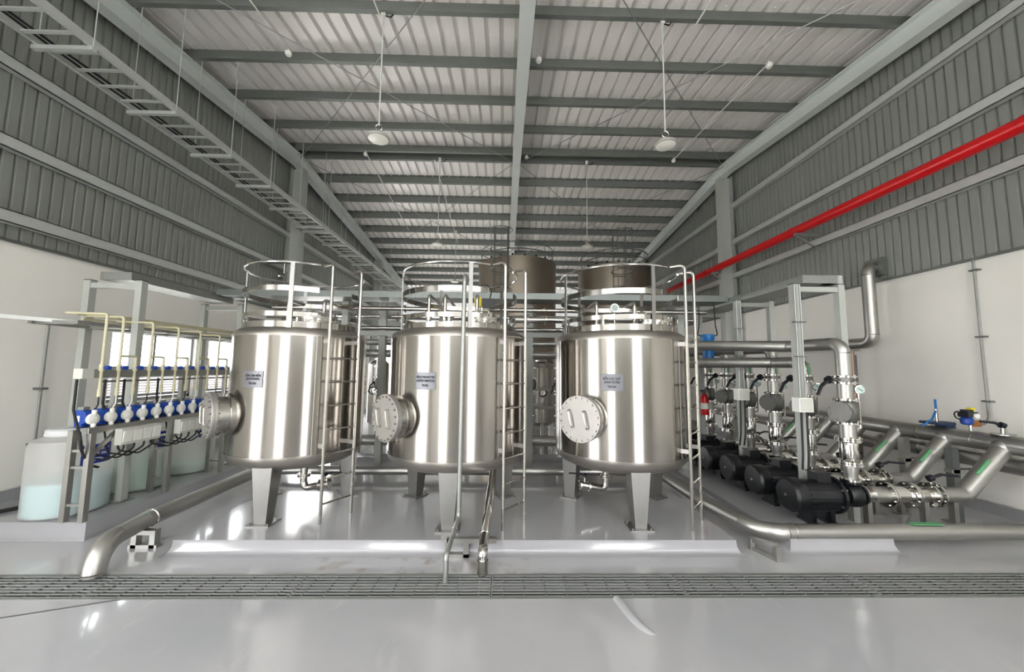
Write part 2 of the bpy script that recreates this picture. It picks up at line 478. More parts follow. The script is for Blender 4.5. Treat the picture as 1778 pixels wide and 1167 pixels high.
corrugated(MB(), XL, XR, .2, .035, lambda x: 1.6, lambda x: roof_z(YB) + .02, lambda u, o, z: (u, YB + .02 + o, z)).build('translucent_sheet', 'pale_sheet', wb)
struct(MB().b2(XR - .05, XR, YF, YB, 0, .14).build('baseboard_right', 'plinth_paint'))
struct(MB().b2(XL, XL + .06, 3.9, 9.6, 0, .3).build('baseboard_left', 'plinth_paint'))

# ceiling sheets, purlins, rafters
rs = MB()
for y0, y1 in ((YF - .3, 9.0), (9.0, YB + .3)):
    prof = []; u = XL - .1
    while u < XR + .1:
        for a, o in ((0, 0), (.70, 0), (.75, .075), (.95, .075)): prof.append((u + a * .235, o))
        u += .235
    va = []; fs = []
    for i, (a, o) in enumerate(prof):
        va += [(a, y0, roof_z(y0) + o), (a, y1, roof_z(y1) + o)]
        if i: fs.append((2 * i - 2, 2 * i, 2 * i + 1, 2 * i - 1))
    rs.add(va, fs)
ceiling = struct(rs.build('ceiling', 'roof_sheet'))
def purlin_mesh(sgn):
    t = .012
    prof = [(0, 0), (.07 * -sgn, 0), (.07 * -sgn, .025), (.07 * -sgn + t * sgn, .025), (.07 * -sgn + t * sgn, t), (0 - 0 * sgn, t), (0, PUR_H - t), (.07 * sgn, PUR_H - t), (.07 * sgn, PUR_H), (-t * sgn, PUR_H), (-t * sgn, t)]
    prof = [(-.07 * sgn, 0), (0, 0), (0, PUR_H - t), (.065 * sgn, PUR_H - t), (.065 * sgn, PUR_H), (-t * sgn, PUR_H), (-t * sgn, t), (-.07 * sgn + t * sgn, t), (-.07 * sgn + t * sgn, .028), (-.07 * sgn, .028)]
    return MB().prism(prof, lambda a, b: Vector((XL + .05, a, b)), lambda a, b: Vector((XR - .05, a, b))).mesh('purlin', 'purlin_steel')
scr = MB(); u = XL - .1 + .235 * .35
while u < XR - .1:
    scr.box((u, -.05, -.008), (.03, .03, .016)); u += .235
scr_me = scr.mesh('screws', 'screw_white')
pf, pb = purlin_mesh(1), purlin_mesh(-1)
PY = [9 - .15 - 1.01 * i for i in range(12)] + [9 + .15 + 1.01 * i for i in range(11)]
for y in PY:
    if y < YF or y > YB: continue
    p = inst('purlin', pf if y < 9 else pb, ceiling, (0, y, roof_z(y) - PUR_H))
    s = inst('screws', scr_me, p, (0, -.03 if y < 9 else .0, PUR_H)); s['kind'] = 'stuff'
def ibeam(mb, p0, p1, wd, ht, t=.016, up=(0, 0, 1)):
    p0, p1 = Vector(p0), Vector(p1); d = (p1 - p0).normalized(); u = d.cross(Vector(up)).normalized(); v = u.cross(d)
    mb.bar(p0 + v * (ht / 2), p1 + v * (ht / 2), wd, t, up); mb.bar(p0 - v * (ht / 2), p1 - v * (ht / 2), wd, t, up)
    mb.bar(p0, p1, t, ht, up); return mb
for x in (XL + .3, .25, XR - .3):
    for ya, yb in ((YF, 9.0), (9.0, YB)):
        ibeam(MB(), (x, ya, roof_z(ya) - PUR_H - .15), (x, yb, roof_z(yb) - PUR_H - .15), .19, .28).build('rafter', 'rafter_paint', ceiling)
# thin cross-bracing rods under the roof
for (x0, y0, x1, y1) in ((XL + .4, 3.0, .2, 9.0), (XL + .4, 9.0, .2, 3.0), (.3, 3.0, XR - .4, 9.0), (.3, 9.0, XR - .4, 3.0),
                         (XL + .4, 9.0, .2, 15.2), (XL + .4, 15.2, .2, 9.0), (.3, 9.0, XR - .4, 15.2), (.3, 15.2, XR - .4, 9.0)):
    MB().cyl((x0, y0, roof_z(y0) - .33), (x1, y1, roof_z(y1) - .33), .008, n=6).build('brace_rod', 'galv', ceiling)
# columns and girts
for wallo, x, sg in ((wl, XL + .28, 1), (wr, XR - .28, -1)):
    for y in (9.2, 15.2):
        z1 = roof_z(y) - PUR_H - .3
        ibeam(MB(), (x, y, 0), (x, y, z1), .22, .3, .016, up=(1, 0, 0)).build('column', 'frame_paint', wallo)
    for z in ((5.0, 4.13, 3.32) if sg == 1 else (5.95, 5.0, 4.12)):
        xw = (XL + .11) if sg == 1 else (XR - .11)
        g = MB(); g.b2(xw - .045, xw + .045, YF, YB, z - .07, z - .06); g.b2(xw + sg * .035, xw + sg * .045, YF, YB, z - .07, z + .07); g.b2(xw - .045, xw + .045, YF, YB, z + .06, z + .07)
        g.build('girt', 'galv_light', wallo)
# dark drip flashing where metal meets masonry
MB().b2(XL + .0, XL + .055, YF, YB, ZS - .13, ZS - .10).build('flashing', 'galv_dark', wl)
MB().b2(XR - .055, XR, YF, YB, ZS - .06, ZS - .03).build('flashing', 'galv_dark', wr)

# windows
for i, (a, b, c, d) in enumerate(LEFT_WINS):
    wn = struct(thing('window_%d' % (i + 1), 'x', 'x')); del wn['label']; del wn['category']
    wn.location = (XL - .1, (a + b) / 2, c)
    hw, hz = (b - a) / 2, d - c; t = .045; sp = .5
    fm = MB(); fm.b2(-.04, .04, -hw, hw, 0, t); fm.b2(-.04, .04, -hw, hw, hz - t, hz); fm.b2(-.04, .04, -hw, -hw + t, 0, hz); fm.b2(-.04, .04, hw - t, hw, 0, hz)
    fm.b2(-.04, .04, -hw, hw, sp - t / 2, sp + t / 2); fm.b2(-.03, .03, -.02, .02, sp, hz)
    fm.build('window_frame', 'alu_frame', wn)
    MB().b2(-.004, .004, -hw + t, hw - t, sp, hz - t).build('pane', 'glass', wn)
    sl = MB().box((0, 0, 0), (.075, 2 * hw - 2 * t, .006), M=Matrix.Rotation(radians(-38), 3, 'Y')).mesh('louver_slat', 'slat')
    for k in range(10): inst('louver_slat', sl, wn, (0, 0, t + .03 + k * (sp - t - .03) / 10))
for i, (a, b, c, d) in enumerate(RIGHT_WINS):
    wn = struct(MB().b2(-.03, .03, -(b - a) / 2, (b - a) / 2, 0, .05).b2(-.03, .03, -(b - a) / 2, (b - a) / 2, d - c - .05, d - c).b2(-.03, .03, -.03, .03, 0, d - c).build('window_%d' % (i + 5), 'alu_frame', None, (XR + .1, (a + b) / 2, c)))
    MB().b2(-.004, .004, -(b - a) / 2, (b - a) / 2, .05, d - c - .05).build('pane', 'glass', wn)
gr = struct(MB().b2(-40, 40, -40, 60, -.5, -.22).build('ground', 'ground_out'))

# ================================================================== DRAIN GRATES
gb = MB().b2(-.745, .745, -.0068, .0068, -.006, 0).mesh('bar', 'grate_steel')
gx = MB().b2(-.004, .004, -.148, .148, -.016, -.0005).mesh('cross_rod', 'galv_dark')
ge = MB().b2(-.003, .003, -.149, .149, -.034, .001).mesh('end_bar', 'grate_steel')
grl = ['at its left end by the wall', 'second from its left end', 'third from left, below the wide bent pipe', 'below the two small drain pipes',
       'touching the ridge in the floor', 'in front of the right pipe bracket', 'second from its right end', 'at its right end']
for k, x in enumerate([-5.35, -3.845, -2.34, -.835, .67, 2.175, 3.68, 5.185]):
    t = thing('drain_grate', 'galvanised grate panel of the floor drain, ' + grl[k], 'drain grate', (x, (GY0 + GY1) / 2, .002), 0, 'grate panels over the floor drain')
    for j in range(8): inst('bar', gb, t, (0, -.135 + .0386 * j, 0))
    for j in range(9): inst('cross_rod', gx, t, (-.66 + j * .165, 0, 0))
    for s in (-1, 1): inst('end_bar', ge, t, (s * .746, 0, 0))
# painted-over ridge in the floor
tag(MB().tube([(.86, 2.90, -.014), (.875, 2.83, -.012), (.89, 2.75, -.012), (.91, 2.67, -.013), (.935, 2.60, -.016), (.97, 2.55, -.024), (1.01, 2.52, -.04)], .036, 16).build('floor_ridge', 'floor_epoxy'),
    'short curved ridge painted over on the floor in front of the drain', 'floor ridge')

# ================================================================== FILTER TANKS
Z0 = .12
ZB, ZT = .79, 2.03          # seams of the straight shell
def filter_tank(name, label, cx, cy, R, th_man, th_lad, plate_th, plate_lines, lad_r, rail_r):
    t = thing(name, label, 'tank', (cx, cy, Z0), 0, 'filter tanks on the front plinth')
    zb, zt = ZB - Z0, ZT - Z0
    MB().lathe([(R, zb), (R, zb + .3), (R, zb + .6), (R, zb + .9), (R, zt)], 96, caps=False).build('shell', 'brushed', t)
    MB().lathe([(R + .004, zb + .004), (R + .004, zb - .01), (R * .985, zb - .06), (R * .93, zb - .105), (R * .8, zb - .15), (R * .5, zb - .195), (.02, zb - .21)], 96, caps=False).build('bottom_dish', 'brushed_dark', t)
    MB().lathe([(R + .003, zt - .004), (R + .003, zt + .012), (R * .985, zt + .05), (R * .93, zt + .08), (R * .8, zt + .115), (R * .5, zt + .16), (.02, zt + .175)], 96, caps=False).build('top_dish', 'brushed_dark', t)
    # vertical weld seam
    a = radians(38); MB().box(((R + .001) * sin(a), -(R + .001) * cos(a), (zb + zt) / 2), (.008, .004, zt - zb), rz=a).build('weld_seam', 'stainless_dull', t)
    # legs
    rl = .60 * R / .75
    for k, an in enumerate((0, 2 * pi / 3, -2 * pi / 3)):
        tw, td, bw, bd, hz = .20, .17, .115, .125, zb - .085
        ro = [Vector((x * bw / 2, y * bd / 2, .014)) for x, y in ((-1, -1), (1, -1), (1, 1), (-1, 1))]
        r1 = [Vector((x * tw / 2, y * td / 2 + (.0 if y < 0 else .03), hz)) for x, y in ((-1, -1), (1, -1), (1, 1), (-1, 1))]
        o = MB().ring_sweep([ro, r1], 4).build('leg', 'leg_steel', t, (rl * sin(an), -rl * cos(an), 0), (0, 0, an))
        bp = MB().b2(-.115, .115, -.11, .11, 0, .014)
        for sx in (-1, 1):
            for sy in (-1, 1): bp.cyl((sx * .09, sy * .088, .012), (sx * .09, sy * .088, .03), .011, n=6)
        bp.build('base_plate', 'leg_steel', o)
    # side manhole
    d = Vector((sin(th_man), -cos(th_man), 0)); zc = 1.205 - Z0
    ma = MB().lathe([(.215, R * .90), (.215, R + .012), (.19, R + .016), (.185, R + .02), (.185, R + .145)], 40, (0, 0, zc), d, caps=False).build('manhole', 'stainless', t)
    fl_ = MB().lathe([(.185, R + .125), (.236, R + .125), (.236, R + .149), (.18, R + .149)], 40, (0, 0, zc), d, caps=False).build('neck_flange', 'plate_steel', ma)
    cv = MB().lathe([(.001, R + .151), (.236, R + .151), (.236, R + .172), (.233, R + .175), (.001, R + .175)], 48, (0, 0, zc), d, caps=False)
    cv.build('cover', 'plate_steel', ma)
    MB().bolts(Vector((0, 0, zc)) + d * (R + .15), d, .212, 20, .0095, .045).build('bolts', 'bolt_steel', ma)['kind'] = 'stuff'
    u = Vector((cos(th_man), sin(th_man), 0))
    for s in (-1, 1):
        c = Vector((0, 0, zc)) + d * (R + .175) + u * (s * .085)
        tilt = u * .02
        pts = [c + Vector((0, 0, -.085)) + tilt, c + d * .035 + Vector((0, 0, -.085)) + tilt, c + d * .035 + Vector((0, 0, .085)) - tilt, c + Vector((0, 0, .085)) - tilt]
        one_tube(pts, .0105, .02).build('handle', 'stainless', ma)
    # name plate
    zp = 1.575 - Z0; pw, ph = .215, .165
    g = MB(); n = 10
    vs = []; fs = []
    for i in range(n + 1):
        a = plate_th + (i / n - .5) * pw / R
        for z in (zp - ph / 2, zp + ph / 2): vs.append(((R + .0035) * sin(a), -(R + .0035) * cos(a), z))
        if i: fs.append((2 * i - 2, 2 * i, 2 * i + 1, 2 * i - 1))
    pl = g.add(vs, fs).build('nameplate', 'plate_film', t)
    e = MB()
    for i in range(n):
        a0 = plate_th + (i / n - .5) * pw / R; a1 = plate_th + ((i + 1) / n - .5) * pw / R
        for z in (zp - ph / 2, zp + ph / 2): e.bar(((R + .004) * sin(a0), -(R + .004) * cos(a0), z), ((R + .004) * sin(a1), -(R + .004) * cos(a1), z), .003, .005)
    for a in (plate_th - pw / 2 / R, plate_th + pw / 2 / R): e.bar(((R + .004) * sin(a), -(R + .004) * cos(a), zp - ph / 2), ((R + .004) * sin(a), -(R + .004) * cos(a), zp + ph / 2), .005, .003)
    e.build('plate_border', 'plate_edge', pl)
    wmax = [.175, .155, .09] if len(plate_lines[0]) < 14 else [.20, .20, .075]
    for j, ln in enumerate(plate_lines):
        me = text_mesh([ln], .031, extr=.0004)
        wrap_on_cylinder(me, R + .0048, plate_th, zp + .042 - .042 * j, wmax[j]); me.materials.clear(); me.materials.append(MATS['ink'])
        inst('lettering', me, pl)
    # top railing: handrail ring, two flat bands, uprights
    def A(th, r, z): return (r * sin(th), -r * cos(th), z)
    rr = rail_r; zh = 2.815 - Z0
    half = .20 / rr
    th0 = th_lad + half; th1 = th_lad - half + 2 * pi
    arc = [A(th0 + (th1 - th0) * i / 56, rr, zh) for i in range(57)]
    MB().tube(arc, .014, 8).build('handrail', 'stainless_pol', t)
    def band(z, h, r, name):
        vs = []; fs = []; m = 64
        for i in range(m + 1):
            th = th0 + (th1 - th0) * i / m
            for k, (ro, zz) in enumerate(((0, -h / 2), (0, h / 2), (-.006, h / 2), (-.006, -h / 2))): vs.append(A(th, r + ro, z + zz))
            if i:
                o = 4 * i
                for k in range(4): fs.append((o - 4 + k, o - 4 + (k + 1) % 4, o + (k + 1) % 4, o + k))
        fs.append((0, 1, 2, 3)); fs.append((4 * m, 4 * m + 3, 4 * m + 2, 4 * m + 1))
        MB().add(vs, fs).build(name, 'brushed', t)
    band(2.535 - Z0, .058, rr, 'mid_rail'); band(2.262 - Z0, .05, rr - .01, 'toe_board')
    MB().lathe([(rr - .012, 2.075 - Z0), (rr - .012, 2.185 - Z0), (rr - .02, 2.185 - Z0), (rr - .02, 2.075 - Z0)], 72, caps=False).build('collar', 'brushed', t)
    for th in (radians(15), radians(-75), radians(-150), radians(135)):
        MB().box(A(th, rr + .006 if th != radians(-75) else rr, (zh + 2.1 - Z0) / 2), (.042, .01, zh - 2.1 + Z0 - .01), rz=th).build('upright', 'leg_steel', t)
    # top manhole, tilted
    c = Vector(A(th_lad - .25, rr * .66, zt + .15)); ax = Vector((sin(th_lad - .25) * .22, -cos(th_lad - .25) * .22, 1)).normalized()
    tm = MB().lathe([(.18, -.08), (.18, .075), (.215, .075), (.215, .1), (.18, .1)], 36, c, ax, caps=False).build('top_manhole', 'stainless', t)
    MB().lathe([(.001, .102), (.215, .102), (.215, .122), (.001, .124)], 36, c, ax, caps=False).build('cover', 'plate_steel', tm)
    MB().bolts(c + ax * .1, ax, .2, 16, .009, .04).build('bolts', 'bolt_steel', tm)['kind'] = 'stuff'
    one_tube([c + ax * .12 + Vector((-.08, 0, 0)), c + ax * .165 + Vector((-.08, 0, 0)), c + ax * .165 + Vector((.08, 0, 0)), c + ax * .12 + Vector((.08, 0, 0))], .007, .02).build('handle', 'stainless', tm)
    # vent stub on top
    MB().lathe([(.03, zt + .1), (.03, zt + .3), (.06, zt + .3), (.06, zt + .32), (.001, zt + .32)], 16, (-.15, .1, 0)).build('vent', 'stainless', t)
    # ladder
    dl = Vector((sin(th_lad), -cos(th_lad), 0)); ul = Vector((cos(th_lad), sin(th_lad), 0)); hw = .175
    base = dl * lad_r
    stiles = []
    for s in (-1, 1):
        p = base + ul * (s * hw)
        top_in = dl * (rr + .0) + ul * (s * min(hw, .19))
        st = one_tube([p, p + Vector((0, 0, zh)), Vector((top_in.x, top_in.y, zh))], .0165, .05, 10).build('ladder_stile', 'stainless', t)
        stiles.append(st)
    rg = MB().cyl((-hw, 0, 0), (hw, 0, 0), .0105, n=8).mesh('rung', 'stainless')
    z = .19
    while z < 2.1 - Z0 + .1:
        inst('rung', rg, t, (base.x, base.y, z), (0, 0, th_lad)); z += .2475
    for zz in (.88 - Z0, 1.98 - Z0):
        for s in (-1, 1):
            p = base + ul * (s * (hw - .012)); q = dl * (math.sqrt(max(.01, R * R - hw * hw)) - .01) + ul * (s * (hw - .012))
            MB().bar(p + Vector((0, 0, zz)), q + Vector((0, 0, zz)), .008, .042).build('ladder_bracket', 'plate_steel', t)
    return t
TM, TLD = radians(-42), radians(49)
filter_tank('softener_tank', 'brushed steel filter tank nearest the dosing station, leftmost of three, manhole seen edge-on', -2.42, 4.5, .70, TM, radians(57), radians(-10), ['BỒN LÀM MỀM', '(SOFTENER)', 'T02-04A'], .80, .635)
filter_tank('carbon_filter_tank', 'brushed steel filter tank in the middle of three, thin pipe down its front', -.535, 4.45, .79, TM, radians(50), radians(-18), ['BỒN LỌC THAN HOẠT TÍNH', '(ACTIVATED CARBON FILTER)', 'T02-03A'], .85, .685)
filter_tank('sand_filter_tank', 'brushed steel filter tank beside the pump row, rightmost of three, round manhole facing front', 1.38, 4.45, .755, TM, TLD, radians(-22), ['BỒN LỌC CÁT', '(SAND FILTER)', 'T02-02A'], .83, .685)

# ---------------------------------------------------------------- valves, levers
def butterfly(parent, c, axis, R, lever_dir, lever_len=.19, green=False, drop=0.0):
    """wafer valve between two flanges with a black lever on a stem"""
    c = Vector(c); ax = Vector(axis).normalized(); ld = Vector(lever_dir).normalized()
    vb = MB().cyl(c - ax * .022, c + ax * .022, R * 1.02, n=24).build('valve_body', 'cast_steel', parent)
    flg(vb, c - ax * .034, ax, R * 1.3, .016); flg(vb, c + ax * .034, ax, R * 1.3, .016)
    side = ld.cross(ax)
    MB().cyl(c + ld * R * .9, c + ld * (R + .075), R * .16, n=10).build('stem', 'stainless', vb)
    return vb
def lever(parent, p0, mid, p1, r=.016):
    p0, mid, p1 = Vector(p0), Vector(mid), Vector(p1)
    b = MB().cyl(p0 - (mid - p0).normalized() * .02, p0 + (mid - p0).normalized() * .02, r * 1.9, n=12)
    b.tube([p0, mid], r * .9, 8); b.tube([mid, p1], r * .8, 8)
    return b.build('lever', 'lever_black', parent)

# ================================================================== PUMP ROW
PX, PYS, DY = 3.74, 4.0, .54
ORD = ['nearest the camera', 'second from the front', 'third from the front', 'fourth from the front', 'fifth from the front', 'farthest back']
ZP = .12
AX = .40 - ZP                  # shaft height above the plinth
pump = thing('pump', '', 'pump', (0, 0, 0))
# local: origin under the volute, shaft along -X, discharge up, suction towards +X
MB().lathe([(.145, .22), (.157, .235), (.157, .58), (.145, .59)], 36, (0, 0, AX), (-1, 0, 0)).build('motor', 'black_paint', pump)
fin = MB()
for k in range(22):
    a = 2 * pi * k / 22
    if .2 * pi < a < .8 * pi: continue
    fin.box((-.41, .163 * cos(a), AX + .163 * sin(a)), (.33, .006, .018), M=Matrix.Rotation(a - pi / 2, 3, 'X'))
fin.build('cooling_fins', 'black_paint', pump)
MB().lathe([(.165, .58), (.172, .59), (.172, .69), (.15, .715), (.03, .72)], 36, (0, 0, AX), (-1, 0, 0)).build('fan_cover', 'black_paint', pump)
MB().cyl((-.715, 0, AX), (-.73, 0, AX), .014, n=10).build('cover_screw', 'bolt_steel', pump)
MB().b2(-.42, -.28, -.07, .07, AX + .14, AX + .23).b2(-.43, -.27, -.08, .08, AX + .23, AX + .24).build('terminal_box', 'black_paint', pump)
fg = MB().cyl((-.235, 0, AX), (-.205, 0, AX), .19, n=36); fg.build('motor_flange', 'black_paint', pump)
MB().bolts((-.215, 0, AX), (1, 0, 0), .168, 6, .013, .03).build('bolts', 'bolt_steel', pump)['kind'] = 'stuff'
for x in (-.5, -.3):
    MB().b2(x - .03, x + .03, -.11, .11, 0, .03).b2(x - .025, x + .025, -.09, .09, .02, AX - .12).build('foot', 'black_paint', pump)
MB().cyl((-.205, 0, AX), (-.09, 0, AX), .06, n=20).build('shaft_guard', 'stainless', pump)
MB().lathe([(.05, .1), (.105, .085), (.125, .03), (.125, -.03), (.1, -.06), (.07, -.075)], 32, (0, 0, AX), (-1, 0, 0)).build('volute', 'black_paint', pump)
MB().flange((.085, 0, AX), (1, 0, 0), .105, .022, 8).build('suction_flange', 'black_paint', pump)
MB().cyl((0, 0, AX + .08), (0, 0, .545 - ZP - .01), .055, n=20).flange((0, 0, .545 - ZP - .011), (0, 0, 1), .095, .02, 8).build('discharge_neck', 'black_paint', pump)

rk = thing('discharge_riser', '', 'pipe', (0, 0, 0))
def Z(z): return z
F = 'stainless_pol'
MB().flange((0, 0, .556), (0, 0, 1), .095, .018, 8).build('flange', F, rk)
MB().lathe([(.058, .566), (.058, .60), (.076, .68), (.076, .715)], 24, caps=False).build('reducer', 'stainless_dull', rk)
flg(rk, (0, 0, .722), (0, 0, 1), .118, .018, 8); flg(rk, (0, 0, .744), (0, 0, 1), .118, .016, 8)
MB().lathe([(.07, .75), (.082, .77), (.082, .95), (.07, .97)], 28, caps=False).build('flexible_joint', 'stainless_pol', rk)
flg(rk, (0, 0, .972), (0, 0, 1), .118, .018, 8); flg(rk, (0, 0, .994), (0, 0, 1), .118, .016, 8)
MB().cyl((0, 0, 1.0), (0, 0, 1.15), .076, n=24, caps=False).build('spool', 'stainless_dull', rk)
MB().flange((0, 0, 1.156), (0, 0, 1), .112, .018, 8).build('flange', F, rk)
cvb = MB().lathe([(.07, 1.16), (.095, 1.19), (.11, 1.27), (.095, 1.36), (.07, 1.40)], 28).cyl((0, 0, 1.28), (-.12, -.06, 1.28), .085, n=24).build('check_valve', 'cast_steel', rk)
dcap = Vector((-.12, -.06, 0)).normalized()
MB().flange(Vector((0, 0, 1.28)) + dcap * .15, dcap, .108, .03, 8).build('cap', 'cast_steel', cvb)
MB().flange((0, 0, 1.405), (0, 0, 1), .112, .018, 8).build('flange', F, rk)
MB().cyl((0, 0, 1.41), (0, 0, 1.58), .07, n=24, caps=False).build('spool', 'stainless_dull', rk)
bv = butterfly(rk, (0, 0, 1.62), (0, 0, 1), .085, (-1, -.15, 0))
lever(bv, (-.2, -.03, 1.62), (-.31, -.06, 1.555), (-.37, -.075, 1.46), .021)
gp = one_tube([(.07, 0, 1.09), (.12, -.03, 1.09), (.12, -.03, 1.22), (.12, -.03, 1.47)], .009, .02).build('gauge_pipe', 'stainless', rk)
MB().lathe([(.001, -.02), (.045, -.02), (.048, -.015), (.048, .018), (.04, .02), (.001, .02)], 24, (.12, -.04, 1.515), (-.35, -1, 0)).build('gauge', 'stainless_pol', rk)
ga_ = MB().box(Vector((.12, -.04, 1.515)) + Vector((-.35, -1, 0)).normalized() * .0235, (.05, .003, .005), M=Matrix.Rotation(radians(-19), 3, 'Z') @ Matrix.Rotation(radians(40), 3, 'Y')).build('needle', 'ink', gp)
MB().lathe([(.001, 0), (.04, 0), (.04, .002), (.001, .002)], 24, Vector((.12, -.04, 1.515)) + Vector((-.35, -1, 0)).normalized() * .0205, (-.35, -1, 0)).build('dial', 'dial', gp)

sk = thing('suction_line', '', 'pipe', (0, 0, 0))
za = .40; XH = 5.5 - PX
MB().lathe([(.058, .1), (.058, .13), (.08, .2)], 24, (0, 0, za), (1, 0, 0), caps=False).flange((.106, 0, za), (1, 0, 0), .1, .016, 8).build('reducer', 'stainless', sk)
MB().cyl((.2, 0, za), (.36, 0, za), .08, n=24, caps=False).build('spool', 'stainless_dull', sk)
flg(sk, (.365, 0, za), (1, 0, 0), .13, .018, 8); flg(sk, (.388, 0, za), (1, 0, 0), .13, .016, 8)
MB().lathe([(.075, .395), (.086, .41), (.086, .6), (.075, .615)], 28, (0, 0, za), (1, 0, 0), caps=False).build('flexible_joint', F, sk)
flg(sk, (.62, 0, za), (1, 0, 0), .13, .018, 8); flg(sk, (.642, 0, za), (1, 0, 0), .13, .016, 8)
MB().cyl((.65, 0, za), (.83, 0, za), .08, n=24, caps=False).build('spool', 'stainless', sk)
bv2 = butterfly(sk, (.87, 0, za), (1, 0, 0), .095, (0, -.05, 1))
lever(bv2, (.86, -.01, za + .175), (.97, -.02, za + .215), (1.14, -.04, za + .205), .018)
run(sk, [(.91, 0, za), (1.22, 0, za), (XH, 0, .93)], .08, .1, 'stainless_dull')
MB().lathe([(.001, -.094), (.05, -.08), (.08, -.05), (.094, 0), (.08, .05), (.05, .08), (.001, .094)], 24, (XH - .035, 0, .905), (0, 1, 0), caps=False).build('joint_ball', 'stainless_dull', sk)
d_ = Vector((XH - 1.22, 0, .93 - za)).normalized(); c_ = Vector((1.22, 0, za)) + d_ * .36
MB().tube([c_ - d_ * .1 + Vector((-.0555, -.036, .045)), c_ + d_ * .1 + Vector((-.0555, -.036, .045))], .017, 10).build('green_film', 'weld_green', sk)
for x in (.16, .78, 1.1):
    MB().b2(x - .025, x + .025, -.03, .03, 0, za - .07).b2(x - .07, x + .07, -.05, .05, 0, .01).build('support', 'stainless_dull', sk)
for i in range(6):
    y = PYS + DY * i
    lab = ['black electric pump on the plinth edge, ', 'black electric pump, '][i > 0] + ORD[i] + ' in the pump row'
    (pump if i == 0 else None)
    g1, g2, g3 = 'black pumps in the pump row', 'risers above the pumps', 'suction lines of the pumps'
    l2 = 'flanged steel riser with black lever valve above the pump ' + ORD[i]
    l3 = 'flanged suction pipe rising to the wall header from the pump ' + ORD[i]
    if i == 0:
        for o, z, l, g in ((pump, ZP, lab, g1), (rk, 0, l2, g2), (sk, 0, l3, g3)):
            o.location = (PX, y, z); o['label'] = l; o['group'] = g
    else:
        dup(pump, (PX, y, ZP), 0, lab, g1); dup(rk, (PX, y, 0), 0, l2, g2); dup(sk, (PX, y, 0), 0, l3, g3)
    # delivery pipe from the top of each riser towards the tanks
    zt = 2.02 if i % 2 == 0 else 1.82
    dp = thing('delivery_pipe', 'grey steel delivery pipe bending over towards the tanks from the riser ' + ORD[i], 'pipe', (PX, y, 1.66), 0, 'delivery pipes over the pumps')
    q = [Vector((0, 0, 0)), Vector((0, 0, zt - 1.66))] + ([Vector((-.14, .6, zt - 1.66)), Vector((2.68 - PX, 1.55, zt - 1.6))] if i == 0 else [Vector((-.12, .36, zt - 1.66)), Vector((2.85 - PX, 1.1, zt - 1.66))])
    if i == 0: q.append(Vector((2.3 - PX, 1.55, 2.35 - 1.66)))
    run(dp, q, .07, .11, 'stainless_dull')
    if i > 0: MB().box((.0, -.0735, .08), (.02, .004, .14)).build('green_film', 'weld_green', dp)

# green film left on the near horizontal pipe
# ---------------------------------------------------------------- headers by the right wall
h1 = thing('suction_header', 'large grey header pipe along the right wall joined by the slanting pipes', 'pipe', (5.5, 3.0, .93))
run(h1, [(0, 0, 0), (0, 4.4, 0)], .1, .1, 'stainless_dull', 24)
for y in (.35, .62, 1.25, 1.8): MB().cyl((0, y, 0), (0, y + .006, 0), .103, n=24).build('weld_ring', 'stainless', h1)
MB().box((.0, .78, .098), (.03, .22, .006)).build('green_film', 'weld_green', h1)
h2 = thing('lower_header', 'lower grey pipe beneath the header with a rounded bend near the wall', 'pipe', (5.6, 3.0, .70))
run(h2, [(0, 0, 0), (0, 2.5, 0), (.3, 2.55, 0)], .095, .2, 'stainless_dull', 24)
MB().cyl((0, 1.9, 0), (0, 1.906, 0), .098, n=24).build('weld_ring', 'stainless', h2)
h3 = thing('long_wall_pipe', 'long grey pipe low along the right wall behind the header posts', 'pipe', (5.75, 5.6, .62))
run(h3, [(0, 0, 0), (0, 5.5, 0)], .09, .1, 'stainless_dull', 20)
for i, (x, y) in enumerate(((5.22, 4.8), (5.2, 4.27))):
    hp = thing('header_post', ('pale' if i == 0 else 'dark') + ' square steel post carrying the wall header, ' + ('left' if i == 0 else 'right') + ' of the two', 'post', (x, y, 0))
    MB().b2(-.04, .04, -.04, .04, 0, .83 if i else .86).build('post', 'stainless_dull' if i == 0 else 'galv_dark', hp)
    MB().b2(-.06, .46, -.04, .04, .56, .6).build('arm', 'stainless_dull', hp)
    MB().b2(-.09, .09, -.09, .09, 0, .01).build('foot_plate', 'stainless_dull', hp)
# ball-valve lever and actuator on the header
bl = thing('header_valve', 'black lever valve on top of the wall header at the right edge', 'valve', (5.5, 4.02, 1.03))
MB().cyl((0, 0, 0), (0, 0, .012), .09, n=20).cyl((.0, 0, .01), (0, 0, .09), .018, n=12).cyl((.035, 0, .01), (.035, 0, .07), .012, n=8).build('stem', 'stainless_dull', bl)
lever(bl, (0, 0, .105), (-.06, .02, .13), (-.17, .06, .14), .017)
ac = thing('solenoid_valve', 'small blue and brass solenoid valve with yellow cap on the wall header', 'valve', (5.5, 4.3, 1.03))
MB().cyl((0, 0, 0), (0, 0, .09), .016, n=12).build('stem', 'stainless', ac)
MB().b2(.01, .1, -.03, .03, .05, .12).build('valve_body', 'brass', ac)
MB().lathe([(.04, .07), (.055, .09), (.055, .14), (.04, .16)], 16, (-.04, 0, 0)).build('coil', 'blue_plastic', ac)
MB().box((-.02, 0, .19), (.17, .09, .06), rz=.2).box((-.03, 0, .23), (.08, .07, .03)).build('housing', 'lever_black', ac)
MB().box((.02, -.0, .25), (.05, .05, .035)).build('cap', 'yellow_plastic', ac)
MB().cyl((.02, -.06, .175), (.02, -.03, .175), .03, n=12).build('connector', 'white_plastic', ac)
one_tube([(-.1, 0, .12), (-.17, 0, .15), (-.19, 0, .2), (-.15, 0, .23), (-.1, 0, .2)], .007, .03).build('cable', 'black_rubber', ac)
